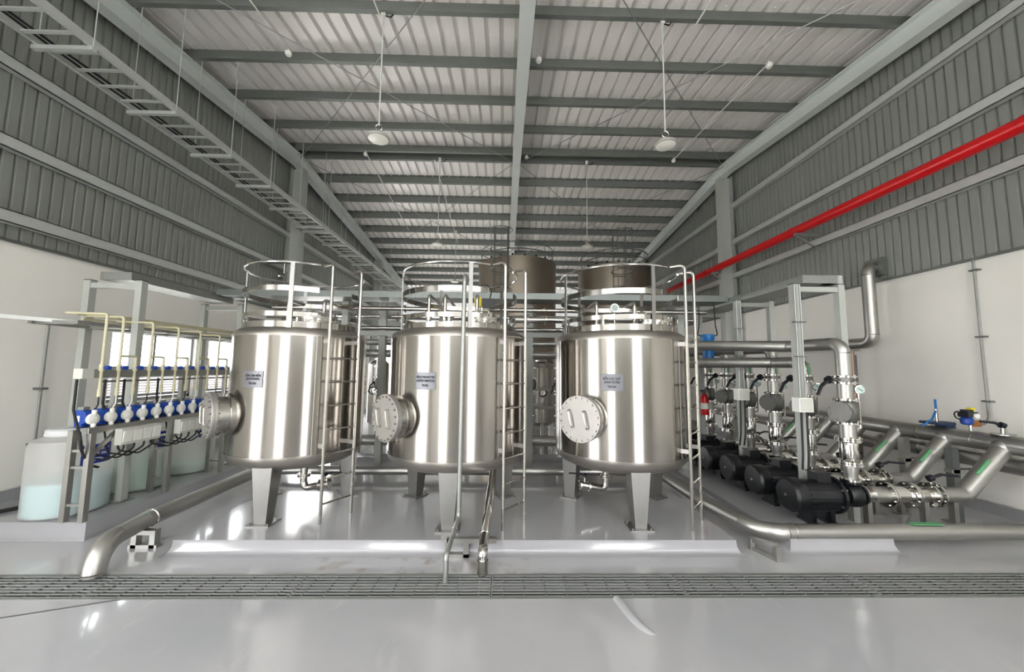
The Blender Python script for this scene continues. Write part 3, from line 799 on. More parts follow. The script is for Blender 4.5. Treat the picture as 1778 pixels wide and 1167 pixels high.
pv = thing('pneumatic_valve', 'flat navy valve box with blue air tube standing on the wall header', 'valve', (5.48, 4.62, 1.03))
MB().b2(-.1, .12, -.1, .12, .03, .06).b2(.04, .16, -.06, .06, -.02, .06).build('housing', 'navy_steel', pv)
MB().cyl((0, 0, .06), (0, 0, .22), .014, n=10).build('stem', 'stainless', pv)
one_tube([(0, 0, .34), (0, 0, .2), (-.06, .0, .09), (-.14, .05, .0)], .012, .05).build('air_tube', 'blue_meter', pv)
cd = thing('wall_conduit', 'thin vertical conduit on the right white wall above the header', 'conduit', (XR - .04, 4.47, 1.1))
one_tube([(0, 0, 2.1), (0, 0, .05), (-.1, -.02, -.02), (-.38, -.14, .02)], .013, .06).build('conduit', 'galv', cd)
for z in (.25, 1.05, 1.9): MB().b2(-.02, .04, -.045, .045, z, z + .02).build('clamp', 'galv_dark', cd)
# pipe out through the right wall
wp = thing('wall_pipe', 'grey pipe running along the right wall then rising and leaving through it', 'pipe', (5.75, 5.62, 2.16))
run(wp, [(.22, .05, 1.2), (0, 0, 1.2), (0, 0, 0), (0, 6.0, .06)], .085, .13, 'stainless_dull', 20)
MB().b2(.12, .24, -.12, .16, 1.06, 1.34).build('wall_box', 'galv_dark', wp)
ws = thing('wall_pipe_stand', 'slim copper-tinted post under the pipe on the right wall', 'post', (5.72, 5.95, 0))
MB().cyl((0, 0, 0), (0, 0, 2.04), .03, n=14).build('post', 'copper_dull', ws); MB().b2(-.09, .09, -.05, .05, 2.04, 2.06).build('saddle', 'stainless_dull', ws); MB().b2(.02, .06, -.02, .04, 0, 1.98).build('strip', 'galv_dark', ws)
# red fire pipe
rp = thing('fire_pipe', 'bright red fire pipe running high along the right metal wall', 'pipe', (5.45, 1.5, 4.33))
run(rp, [(0, 0, 0), (0, 16.0, 0)], .085, .1, 'red_paint', 24)
for y in (2.0, 5.15, 8.1, 11): MB().cyl((0, y, 0), (0, y + .05, 0), .094, n=24).build('coupling', 'red_paint', rp)
for y, s in ((5.0, 1), (7.75, 1), (13.7, 1)):
    MB().bar((-.12, y, -.11), (.4, y, -.11), .05, .05).bar((-.1, y, -.13), (.38, y, -.42), .03, .03).build('bracket', 'galv', rp)

# ---------------------------------------------------------------- floor-level pipes at the front
lp = thing('left_discharge_pipe', 'wide grey pipe along the left gutter bending down to the drain', 'pipe', (-3.4, 3.4, 0))
run(lp, [(.12, -.21, .02), (.12, -.21, .24), (0, .32, .235), (-.1, 3.6, .235)], .075, .2, 'stainless_dull', 28)
MB().torus((0.0, .38, .235), .077, .006, (0, 1, 0), 28, 6).build('weld_ring', 'stainless_pol', lp)
MB().bar((.07, .0, .293), (.02, .3, .305), .03, .006).build('green_film', 'weld_green', lp)
lb = thing('left_pipe_bracket', 'small square-tube bracket under the left discharge pipe', 'bracket', (-3.36, 3.7, 0))
MB().b2(-.11, .11, -.03, .03, .12, .16).build('top_bar', 'stainless_dull', lb); MB().b2(.06, .11, -.03, .03, 0, .12).build('upright', 'stainless_dull', lb); MB().b2(-.11, -.06, -.03, .03, 0, .12).build('upright', 'stainless_dull', lb)
MB().b2(-.13, .13, -.03, .03, 0, .03).build('foot_bar', 'stainless_dull', lb)
rpp = thing('right_discharge_pipe', 'wide grey pipe crossing in front of the pumps and turning back along the gutter', 'pipe', (2.4, 3.7, 0))
run(rpp, [(3.4, -.02, .16), (.12, -.03, .15), (-.05, .75, .18), (-.12, 4.2, .2)], .075, .28, 'stainless_dull', 28)
MB().torus((.42, -.03, .151), .077, .006, (1, 0, 0), 28, 6).build('weld_ring', 'stainless', rpp)
MB().b2(1.6, 1.9, -.06, -.0, .228, .236).build('green_film', 'weld_green', rpp)
rb = thing('right_pipe_bracket', 'small square-tube bracket under the pipe bend in front of the pumps', 'bracket', (2.43, 3.52, 0))
MB().bar((-.03, .14, 0), (-.03, .14, .1), .04, .04).build('upright', 'stainless_dull', rb); MB().bar((.06, -.08, 0), (.06, -.08, .13), .055, .055).build('upright', 'stainless_dull', rb)
MB().bar((-.03, .16, .085), (.06, -.08, .13), .04, .04).build('top_bar', 'stainless_dull', rb); MB().bar((-.03, .16, .015), (.06, -.1, .015), .045, .03).build('foot_bar', 'stainless_dull', rb)
# thin pipe down the front of the middle tank
tp = thing('thin_drain_pipe', 'thin grey pipe down the front of the middle tank into the drain', 'pipe', (-.45, 3.12, 0))
run(tp, [(.07, 1.1, 2.62), (.055, .44, 2.62), (.045, .44, .33), (.0, .02, .2), (0, 0, -.03)], .021, .06, 'galv', 14)
MB().torus((.03, .3, .28), .024, .004, (.05, .4, .15), 16, 6).build('clamp', 'stainless_pol', tp)
sd = thing('slanted_drain_pipe', 'shiny steel pipe slanting out from under the middle tank into the drain', 'pipe', (-.16, 3.23, 0))
run(sd, [(.07, 1.0, .66), (.0, .30, .2), (.0, .01, .18), (0, 0, .0)], .042, .04, 'stainless_pol', 20)
MB().cyl((0, .0, .015), (0, .0, .12), .047, n=24).build('sleeve', 'stainless', sd); MB().torus((.0, .27, .195), .046, .006, (0, .3, .08), 20, 6).build('clamp', 'stainless_pol', sd)
cb = thing('drain_pipe_bracket', 'square-tube bracket at the plinth edge under the two middle drain pipes', 'bracket', (-.45, 3.52, 0))
MB().b2(-.05, .40, -.025, .025, .125, .165).build('top_bar', 'stainless_dull', cb); MB().b2(-.07, -.03, -.025, .025, 0, .165).build('upright', 'stainless_dull', cb); MB().b2(.1, .15, -.025, .025, 0, .125).build('upright', 'stainless_dull', cb); MB().b2(-.07, .15, -.025, .025, 0, .03).build('foot_bar', 'stainless_dull', cb)
# pipe behind the tank legs
bp_ = thing('rear_drain_pipe', 'grey pipe lying across the plinth behind the tank legs', 'pipe', (-3.2, 5.45, .24))
run(bp_, [(0, 0, 0), (5.3, 0, 0)], .06, .1, 'stainless_dull', 20)
b2_ = thing('rear_feed_pipe', 'second grey pipe farther back behind the tank legs', 'pipe', (-3.2, 6.3, .5))
run(b2_, [(0, 0, 0), (5.6, 0, 0)], .085, .1, 'stainless_dull', 20)
for x in (.4, 2.6, 4.8): MB().b2(x - .03, x + .03, -.03, .03, -.5, -.08).build('support', 'stainless_dull', b2_)
# bottom valves
def bottom_valve(label, x, y, s):
    t = thing('bottom_valve', label, 'valve', (x, y, .12))
    flg(t, (0, 0, .36), (0, 0, 1), .07, .014, 6, m='stainless'); flg(t, (0, 0, .34), (0, 0, 1), .07, .014, 6, m='stainless')
    run(t, [(0, 0, .48), (0, 0, .2), (s * .18, -.02, .24), (s * .3, -.02, .26)], .038, .06, 'stainless', 16)
    flg(t, (s * .2, -.02, .245), (1, 0, .1), .065, .014, 6); flg(t, (s * .3, -.02, .26), (1, 0, .1), .06, .014, 6)
    MB().cyl((s * .25, -.02, .25), (s * .25, -.02, .35), .012, n=8).build('stem', 'stainless', t)
    lever(t, (s * .25, -.02, .36), (s * .32, -.03, .385), (s * .44, -.04, .39), .012)
    return t
bottom_valve('flanged drain valve with black lever under the leftmost filter tank', -2.28, 4.4, 1)
bottom_valve('flanged drain valve under the rightmost filter tank beside its legs', 1.2, 4.4, -1)

# ================================================================== STEEL PORTALS AND CABLE TRAYS
def portal_frame(label, x0, x1, y, zb, zt, cross=None, group='square-tube portals carrying the cable trays'):
    t = thing('tray_portal', label, 'steel frame', ((x0 + x1) / 2, y, zb), 0, group)
    h = (x1 - x0) / 2; H_ = zt - zb
    for s in (-1, 1):
        p = MB().b2(s * h - .038, s * h + .038, -.038, .038, 0, H_).build('post', 'frame_paint', t)
        MB().b2(s * h - .04, s * h + .04, -.04, .04, H_, H_ + .008).build('cap', 'black_rubber', p)
        MB().b2(s * h - .08, s * h + .08, -.08, .08, 0, .01).build('foot_plate', 'galv', p)
    MB().b2(-h + .038, h - .038, -.03, .03, H_ - .09, H_ - .03).build('crossbar', 'frame_paint', t)
    return t
def tray(label, p0, p1, wd=.4, ht=.09, m='galv', name='cable_tray'):
    p0, p1 = Vector(p0), Vector(p1); d = p1 - p0; L = d.length; rz = atan2(d.y, d.x)
    t = thing(name, label, 'cable tray', p0, rz)
    MB().b2(0, L, -wd / 2, wd / 2, 0, .006).build('tray_bottom', m, t)
    for s in (-1, 1): MB().b2(0, L, s * wd / 2 - .003, s * wd / 2 + .003, 0, ht).build('side_wall', m, t)
    for e in (0, L): MB().b2(e - .003, e + .003, -wd / 2, wd / 2, 0, ht).build('end_plate', m, t)
    MB().b2(0, L, -wd / 2 - .006, wd / 2 + .006, ht, ht + .006).build('lid', m, t)
    return t
portal_frame('square-tube portal standing among the pumps, nearest of the right-hand portals', 3.45, 4.0, 4.27, .0, 2.74)
portal_frame('square-tube portal over the pump row, middle of the right-hand portals', 3.45, 3.95, 5.35, .0, 2.74)
portal_frame('square-tube portal over the pump row, rearmost of the right-hand portals', 3.45, 3.95, 6.43, .0, 2.74)
portal_frame('square-tube portal standing behind the nearest dosing tank', -4.93, -4.33, 4.42, .17, 2.70)
portal_frame('square-tube portal at the rear of the dosing station', -4.93, -4.33, 6.1, .17, 2.70)
tray('grey covered cable tray running back over the pump portals', (3.72, 4.2, 2.745), (3.72, 6.6, 2.745), .42)
tray('grey covered cable tray running back above the dosing tanks', (-4.62, 4.4, 2.71), (-4.62, 6.05, 2.71), .36)
tray('long grey cable tray crossing the hall behind the filter tanks', (-4.4, 5.85, 2.78), (3.5, 5.85, 2.78), .42, .09, 'galv_dark')  # darker galv than the other trays, with the tanks' shading in its colour
bx_ = thing('tray_end_box', 'small grey box on top of the nearest pump portal', 'box', (3.9, 4.27, 2.745))
MB().b2(-.12, .1, -.06, .06, 0, .1).build('housing', 'frame_paint', bx_); MB().cyl((-.12, 0, .04), (-.3, 0, .04), .018, n=10).build('conduit_stub', 'galv', bx_)
# junction boxes and conduits on portal posts
def motor_drop(label, x, y, zc, zt):
    t = thing('junction_box', label, 'junction box', (x, y, zc))
    MB().b2(-.1, .06, -.07, .04, -.07, .09).build('housing', 'white_plastic', t)
    MB().box((-.02, -.072, .01), (.14, .004, .14)).build('lid', 'grey_plastic', t)
    for dx in (-.045, .02):
        MB().cyl((dx, -.02, .09), (dx, -.02, zt - zc), .0085, n=8).build('conduit', 'galv', t)
        one_tube([(dx, -.02, -.07), (dx - .01, -.03, -.3), (dx - .03, -.05, -.55), (dx - .1, -.12, -.68)], .011, .2).build('cable', 'black_rubber', t)
    for z in (.55, .95): MB().b2(-.08, .06, -.04, 0, z, z + .015).build('clamp', 'galv_dark', t)
    return t
motor_drop('pale junction box with conduits on the nearest pump portal post', 3.42, 4.19, 1.32, 2.72)
motor_drop('pale junction box with conduits on the middle pump portal post', 3.42, 5.27, 1.36, 2.72)
# rack behind the tanks
def rack_post(x, y, zt, k):
    t = thing('rack_post', 'square rear rack post ' + k, 'post', (x, y, 0), 0, 'posts of the rear pipe rack')
    MB().b2(-.05, .05, -.05, .05, 0, zt).build('post', 'frame_paint', t); MB().b2(-.09, .09, -.09, .09, 0, .01).build('foot_plate', 'galv', t)
rack_post(-2.62, 6.1, 2.82, 'behind the leftmost filter tank railing')
rack_post(-2.0, 6.1, 2.75, 'in the gap left of the middle filter tank')
rack_post(.42, 6.1, 2.75, 'in the gap right of the middle filter tank')
rack_post(2.95, 6.1, 2.75, 'beside the rearmost pumps')
for z, x0, x1, r, lab in ((2.26, -4.3, 3.3, .045, 'square steel beam across the rear rack at tank-top height'),):
    b = MB().b2(x0, x1, 6.02, 6.10, z - .04, z + .04).build('rack_beam', 'frame_paint'); tag(b, lab, 'beam')
for k, (y, z, r, x0, x1, m, lab) in enumerate(((5.75, 2.62, .035, -3.6, 3.2, 'stainless', 'upper thin steel pipe across the rear rack below the tray'),
        (6.25, 2.56, .05, -4.0, 3.3, 'stainless_pol', 'upper wide shiny pipe across the rear rack'),
        (6.07, 2.345, .04, -4.0, 1.1, 'stainless_pol', 'middle shiny pipe across the rear rack'),
        (6.2, 2.12, .05, -3.9, .9, 'stainless_dull', 'lower dull pipe across the rear rack below the beam'),
        (5.6, 2.45, .05, .1, .95, 'stainless_pol', 'short shiny pipe with valve between the middle and right tanks'),
        (6.6, 1.95, .07, -2.6, 3.3, 'stainless_dull', 'wide dull pipe behind the rear rack posts'))):
    t = thing('rack_pipe', lab, 'pipe', (x0, y, z))
    run(t, [(0, 0, 0), (x1 - x0, 0, 0)] if k != 4 else [(0, .45, 0), (0, 0, 0), (x1 - x0, 0, 0), (x1 - x0, 0, -2.33)], r, .07, m, 16)
    for fx in (.3, .62): MB().flange(((x1 - x0) * fx, 0, 0), (1, 0, 0), r * 1.7, .014, 6).build('flange', 'stainless', t)
rv = thing('rack_valve', 'yellow and black actuator valve above the middle filter tank', 'valve', (-.3, 4.75, 2.5))
MB().cyl((0, 0, -.38), (0, 0, .0), .02, n=10).build('stem', 'stainless', rv); MB().b2(-.09, .0, -.05, .05, 0, .12).build('housing', 'yellow_plastic', rv); MB().box((.08, 0, .05), (.16, .1, .11)).build('motor', 'black_paint', rv)
one_tube([(.1, 0, .1), (.13, 0, .22), (.06, .02, .3), (-.05, .02, .28)], .008, .04).build('cable', 'black_rubber', rv)
for k, x in enumerate((-.95, -.75, -.35)):
    t = thing('top_riser', 'thin steel pipe standing on the middle tank top, ' + ('left', 'second', 'right')[k] + ' of three', 'pipe', (x, 4.6, 2.2))
    run(t, [(0, 0, -.06), (0, 0, .42), (0, .9, .42)], .022, .05, 'stainless', 12)
    MB().cyl((0, 0, .1), (0, 0, .16), .04, n=12).flange((0, 0, .2), (0, 0, 1), .045, .01, 6).build('valve_body', 'stainless', t)
pg = thing('pressure_gauge', 'round pressure gauge on a stem above the rightmost filter tank', 'gauge', (1.42, 4.7, 2.2))
MB().cyl((0, 0, -.05), (0, 0, .24), .012, n=10).build('stem', 'stainless', pg); MB().lathe([(.001, -.02), (.055, -.02), (.055, .02), (.001, .02)], 24, (0, 0, .3), (0, -1, 0)).build('housing', 'stainless_pol', pg); MB().lathe([(.001, .021), (.045, .021), (.045, .023), (.001, .023)], 20, (0, 0, .3), (0, -1, 0)).build('dial', 'dial', pg)
for k, x in enumerate((1.2, 1.7)):
    t = thing('top_riser', 'steel pipe standing on the rightmost tank top, ' + ('left of the gauge', 'right of the gauge')[k], 'pipe', (x, 4.75, 2.2))
    run(t, [(0, 0, -.06), (0, 0, .38), (0, .9, .38)], .024, .05, 'stainless', 12)
    MB().flange((0, 0, .18), (0, 0, 1), .045, .012, 6).build('flange', 'stainless', t)
for k, x in enumerate((-2.75, -2.3)):
    t = thing('top_riser', 'steel pipe standing on the leftmost tank top, ' + ('left', 'right')[k] + ' of two', 'pipe', (x, 4.7, 2.2))
    run(t, [(0, 0, -.06), (0, 0, .35), (0, .9, .35)], .024, .05, 'stainless', 12)
    MB().flange((0, 0, .18), (0, 0, 1), .045, .012, 6).build('flange', 'stainless', t)
# flow meter with blue head
fm_ = thing('flow_meter', 'bright blue flow meter on the pipe beside the rightmost tank ladder', 'flow meter', (3.2, 5.72, 2.02))
MB().lathe([(.05, -.16), (.08, -.12), (.08, .06), (.05, .1)], 20, (0, 0, -.03)).build('sensor', 'blue_meter', fm_)
MB().lathe([(.03, .08), (.075, .1), (.1, .17), (.1, .24), (.09, .25), (.001, .25)], 24).build('head', 'blue_meter', fm_)
for s in (-1, 1): one_tube([(s * .08, 0, .22), (s * .16, 0, .24), (s * .13, 0, .4), (s * .12, 0, .75)], .009, .03).build('cable', 'black_rubber', fm_)
ex = thing('fire_extinguisher', 'small red fire extinguisher hung behind the rightmost tank ladder', 'fire extinguisher', (3.44, 6.32, .95))
MB().lathe([(.001, 0), (.06, 0), (.065, .02), (.065, .28), (.04, .34), (.02, .36), (.001, .36)], 20).build('cylinder', 'red_paint', ex); MB().cyl((0, 0, .36), (0, 0, .4), .02, n=10).b2(-.07, .02, -.01, .01, .4, .42).build('valve_head', 'black_paint', ex)
MB().lathe([(.0655, .1), (.0655, .2)], 20, caps=False).build('label_band', 'white_plastic', ex)

# ---------------------------------------------------------------- equipment in the rear
def small_vessel(label, x, y, R, z0, h, legs=True):
    t = thing('filter_vessel', label, 'tank', (x, y, z0), 0, 'small vessels behind the tanks')
    lh = .5
    MB().lathe([(.02, lh - R * .35), (R * .6, lh - R * .25), (R, lh), (R, lh + h), (R * .75, lh + h + R * .3), (.02, lh + h + R * .45)], 32, caps=False).build('shell', 'brushed_dark', t)
    for k in range(3):
        a = 2 * pi * k / 3
        MB().bar((R * .8 * sin(a), -R * .8 * cos(a), 0), (R * .85 * sin(a), -R * .85 * cos(a), lh + .03), .07, .07).build('leg', 'stainless_dull', t)
    MB().flange((0, 0, lh + h + R * .5), (0, 0, 1), R * .4, .02, 8).build('top_flange', 'stainless', t)
    MB().torus((0, -R - .12, lh + h * .55), .07, .012, (0, 1, .1), 24, 8).build('handwheel', 'lever_black', t); MB().cyl((0, -R - .12, lh + h * .55), (0, -R, lh + h * .55), .015, n=8).build('valve_stem', 'stainless', t)
    MB().flange((0, -R - .04, lh + h * .55), (0, 1, 0), .06, .02, 8).build('side_flange', 'stainless_pol', t)
small_vessel('small polished vessel seen between the leftmost and middle filter tanks', -2.55, 7.6, .2, .12, 1.15)
small_vessel('dark steel vessel on legs seen between the middle and right filter tanks', .78, 7.8, .3, .12, 1.1)
small_vessel('farther dark vessel seen between the middle and right filter tanks', 1.35, 8.6, .3, .12, 1.1)
for k, (x, y) in enumerate(((-2.35, 7.0), (-2.75, 7.2), (.55, 7.2), (1.05, 7.1))):
    t = thing('valve_stack', 'flanged valve stack in the ' + ['left gap, right-hand one', 'left gap, left-hand one', 'right gap, left-hand one', 'right gap, right-hand one'][k] + ' behind the filter tanks', 'valve', (x, y, .12), 0, 'valve stacks behind the tanks')
    run(t, [(0, 0, 0), (0, 0, 2.0)], .045, .05, 'stainless_dull', 14)
    for z in (.7, .9, 1.1, 1.16, 1.4, 1.6): flg(t, (0, 0, z), (0, 0, 1), .085, .014, 6)
    MB().lathe([(.05, 1.18), (.08, 1.24), (.08, 1.32), (.05, 1.38)], 18).build('valve_body', 'cast_steel', t)
    lever(t, (-.07, -.05, 1.3), (-.12, -.08, 1.25), (-.15, -.1, 1.12), .014)
sk_ = thing('skid_frame', 'square-tube skid frame behind the middle filter tank', 'steel frame', (.9, 7.3, 0))
for x in (-.55, .55):
    MB().b2(x - .03, x + .03, -.03, .03, 0, 1.35).build('post', 'frame_paint', sk_)
for z in (1.3, .95): MB().b2(-.52, .52, -.025, .025, z - .025, z + .025).build('crossbar', 'frame_paint', sk_)
def storage_tank(label, x, y, R, zt, z0=.2, lx=0):
    t = thing('storage_tank', label, 'tank', (x, y, z0), 0, 'tall storage tanks at the back'); h = zt - z0
    MB().lathe([(R, 0), (R, h * .5), (R, h)], 72, caps=False).build('shell', 'storage_steel', t)
    MB().lathe([(R + .02, h - .03), (R + .02, h + .02), (R * .6, h + .16), (.02, h + .24)], 72, caps=False).build('roof', 'storage_steel', t)
    MB().bolts((0, 0, h + .05), (0, 0, 1), R * .93, 20, .035, .06, 8).build('roof_fittings', 'black_rubber', t)['kind'] = 'stuff'
    for z in (h + .5, h + .28): MB().torus((0, 0, z), R * .93, .016, n=56, m=6).build('guard_rail', 'galv_dark', t)
    for k in range(8):
        a = 2 * pi * k / 8; MB().cyl((R * .93 * cos(a), R * .93 * sin(a), h), (R * .93 * cos(a), R * .93 * sin(a), h + .5), .014, n=6).build('rail_post', 'galv_dark', t)
    yl = -math.sqrt(R * R - lx * lx) - .16
    for s in (-1, 1): MB().cyl((lx + s * .2, yl, .3), (lx + s * .2, yl, h + .9), .02, n=8).build('ladder_stile', 'galv_dark', t)
    rg = MB().cyl((-.2, 0, 0), (.2, 0, 0), .012, n=6).mesh('rung', 'galv_dark'); z = .4
    while z < h: inst('rung', rg, t, (lx, yl, z)); z += .3
    z = 2.2
    hp = MB().torus((0, 0, 0), .34, .012, n=24, m=6).mesh('cage_hoop', 'galv_dark')
    while z < h + 1.0: inst('cage_hoop', hp, t, (lx, yl - .28, z)); z += .62
    for a in (-.7, 0, .7): MB().cyl((lx + .34 * sin(a), yl - .28 - .34 * cos(a), 2.2), (lx + .34 * sin(a), yl - .28 - .34 * cos(a), h + .9), .01, n=6).build('cage_bar', 'galv_dark', t)
    return t
storage_tank('tall dark steel storage tank at the back, below the centre roof beam', .42, 12.6, 1.33, 5.22, .0, -.55)
storage_tank('tall dark steel storage tank at the back, beside the right wall', 3.8, 12.6, 1.22, 5.08, .0, -.22)

# ================================================================== DOSING STATION
def dosing_tank(label, x, y, lines, lvl, liq):
    R = .31; h = .70; th = radians(84)
    t = thing('dosing_tank', label, 'tank', (x, y, .17), 0, 'translucent dosing tanks')
    MB().lathe([(.001, .0), (R - .02, 0), (R, .02), (R, h), (R - .02, h + .05), (R * .62, h + .09), (R * .6, h + .14)], 56, caps=False).build('shell', 'hdpe_shell', t)
    MB().lathe([(.001, .012), (R - .03, .012), (R - .012, .03), (R - .012, lvl), (.001, lvl)], 48, caps=False).build('liquid', liq, t)
    MB().lathe([(R * .64, h + .10), (R * .66, h + .11), (R * .66, h + .15), (R * .6, h + .165), (.001, h + .17)], 40, caps=False).build('lid', 'hdpe_lid', t)
    MB().torus((0, 0, h + .105), R * .64, .012, n=40, m=6).build('lid_ring', 'hdpe_lid', t)
    # blue label
    n = 10; pw, ph = .27, .2; zp = .60; vs = []; fs = []
    for i in range(n + 1):
        a = th + (i / n - .5) * pw / R
        for z in (zp - ph / 2, zp + ph / 2): vs.append(((R + .003) * sin(a), -(R + .003) * cos(a), z))
        if i: fs.append((2 * i - 2, 2 * i, 2 * i + 1, 2 * i - 1))
    pl = MB().add(vs, fs).build('label_sign', 'label_blue', t)
    for j, ln in enumerate(lines):
        me = text_mesh([ln], .04, extr=.0004); wrap_on_cylinder(me, R + .0045, th, zp + .055 - .055 * j, [.2, .18, .09][j]); me.materials.clear(); me.materials.append(MATS['label_text'])
        inst('lettering', me, pl)
dosing_tank('white translucent dosing tank half full of pale blue liquid, nearest of three', -4.6, 4.13, ['BỒN CHỨA CIP', 'CC-CIP 1000L', 'CT01'], .34, 'liquid')
dosing_tank('white translucent dosing tank with pale green liquid, middle of three', -4.65, 4.92, ['BỒN CHỨA HÓA', 'CHẤT 1000L', 'CT02'], .40, 'liquid_green')
dosing_tank('white translucent dosing tank nearly empty, farthest of three', -4.66, 5.68, ['BỒN CHỨA HÓA', 'CHẤT 1000L', 'CT03'], .13, 'liquid_green')
# pump stand: two ladder-like ends and a long shelf
st = thing('pump_stand', 'steel stand with long shelf holding the row of blue dosing pumps', 'stand', (-4.2, 4.7, .17))
SH = 1.08 - .17
for y in (-.86, .02, .9):
    for x in (-.09, .09): MB().b2(x - .025, x + .025, y - .025, y + .025, 0, SH - .03).build('post', 'stainless_dull', st)
    for z in (.16, .52, .68): MB().b2(-.065, .065, y - .012, y + .012, z - .012, z + .012).build('rung', 'stainless_dull', st)
MB().b2(-.12, .115, -.92, 1.02, SH - .006, SH).build('shelf', 'stainless_dull', st); MB().b2(.115, .125, -.92, 1.02, SH - .055, SH).build('shelf_lip', 'stainless_dull', st)
for y, s in ((-.86, 1), (.02, 1)): MB().bar((.09, y + .02, SH - .28), (.09, y + .26, SH - .05), .03, .03).build('brace', 'stainless_dull', st)
ch = thing('pipe_channel', 'grey horizontal channel carrying the cream dosing pipes above the pumps', 'channel', (-4.17, 3.72, 1.57))
MB().b2(-.04, .04, 0, 2.15, 0, .09).build('channel', 'galv', ch); MB().b2(-.045, .045, -.004, .1, -.004, .094).build('end_cap', 'grey_plastic', ch)
for y in (.42, 1.25, 2.0): MB().b2(-.09, -.04, y - .02, y + .02, -.49, .09).build('strut', 'galv', ch)
MB().b2(-.05, -.03, .25, 2.15, -.05, -.03).build('strip', 'galv_dark', ch)
dpm = thing('dosing_pump', '', 'pump', (0, 0, 0))
prof = [(-.07, .0), (.0, .0), (.005, .03), (.04, .045), (.04, .12), (.02, .15), (-.01, .165), (-.08, .165), (-.085, .1), (-.07, .03)]
MB().prism(prof, lambda a, b: Vector((a, -.04, b)), lambda a, b: Vector((a, .04, b))).build('housing', 'blue_pump', dpm)
MB().box((-.035, 0, .18), (.06, .06, .03)).build('control_knob', 'galv', dpm)
MB().b2(-.05, -.02, -.043, -.0395, .05, .11).build('label_sign', 'white_plastic', dpm)
MB().lathe([(.03, .03), (.054, .05), (.054, .08), (.03, .095), (.001, .095)], 24, (0, 0, .075), (1, 0, 0)).build('pump_head', 'white_plastic', dpm)
MB().cyl((.075, 0, -.005), (.075, 0, .16), .014, n=10).cyl((.075, 0, .125), (.075, 0, .165), .02, n=10).cyl((.075, 0, .0), (.075, 0, .03), .02, n=10).build('head_valve', 'white_plastic', dpm)
one_tube([(-.05, 0, .01), (-.02, .02, -.0), (.03, .06, -.0), (.05, .09, -.0)], .008, .03).build('cable', 'black_rubber', dpm)
NM = ['first', 'second', 'third', 'fourth', 'fifth', 'sixth', 'seventh', 'eighth', 'ninth', 'tenth', 'eleventh']
PYD = [3.86 + .17 * i for i in range(11)]
for i, y in enumerate(PYD):
    lab = 'blue dosing pump with white head, ' + NM[i] + ' from the near end of its shelf'
    if i == 0:
        dpm.location = (-4.2, y, 1.085); dpm['label'] = lab; dpm['group'] = 'dosing pumps on the shelf'
    else: dup(dpm, (-4.2, y, 1.085), 0, lab, 'dosing pumps on the shelf')
# cream risers with valves
for i, y in enumerate(PYD):
    t = thing('dosing_riser', 'cream plastic riser with blue-handled valve above the ' + NM[i] + ' dosing pump', 'pipe', (-4.12, y + .02, 1.3), 0, 'cream risers above the dosing pumps')
    x = 0.0
    MB().cyl((x, 0, .08), (x, 0, .16), .017, n=10).build('union', 'cream_pipe', t)
    one_tube([(-.005, -.02, -.05), (.0, 0, .0), (x, 0, .1)], .006, .03).build('hose', 'white_plastic' if i % 3 else 'black_rubber', t)
    MB().cyl((x, 0, .34), (x, 0, .41), .022, n=12).build('valve_body', 'cream_pipe', t)
    MB().cyl((x + .02, .0, .375), (x + .05, .0, .375), .009, n=8).cyl((x + .045, 0, .375), (x + .08, 0, .375), .022, n=12).build('valve_handle', 'blue_plastic', t)
    top = .93 - .01 * i
    if i == 0 or i % 2 == 1:
        run(t, [(x, 0, .12), (x, 0, top), (-.42, 0, top + .01)], .0125, .03, 'cream_pipe', 10)
    else:
        run(t, [(x, 0, .12), (x, 0, .50), (x, -.165, .50)], .0125, .02, 'cream_pipe', 10)
for k, (x, z, y1) in enumerate(((-4.52, 2.24, 6.6), (-4.58, 2.20, 6.55), (-4.64, 2.28, 6.4), (-4.70, 2.16, 6.35))):
    t = thing('dosing_main', 'cream pipe running back along the high dosing rack, ' + NM[k] + ' from the walkway side', 'pipe', (x, 3.95 + .12 * k, z), 0, 'cream mains on the dosing rack')
    run(t, [(0, 0, 0), (0, y1 - 3.95 - .12 * k, 0), (1.4, y1 - 3.9 - .12 * k, 0)], .014, .04, 'cream_pipe', 10)
rk_ = thing('dosing_rack', 'galvanised strut rack carrying the cream pipes above the dosing tanks', 'rack', (-4.6, 3.6, 2.14))
for x in (-.26, .2): MB().b2(x - .02, x + .02, .25, 3.0, -.02, .02).build('rail', 'galv', rk_)
MB().bar((-.6, .02, .05), (.2, .45, .0), .04, .04).build('rail', 'galv', rk_)
for k in range(6): MB().b2(-.26, .2, .3 + .5 * k - .02, .3 + .5 * k + .02, -.02, .02).build('crossbar', 'galv', rk_)
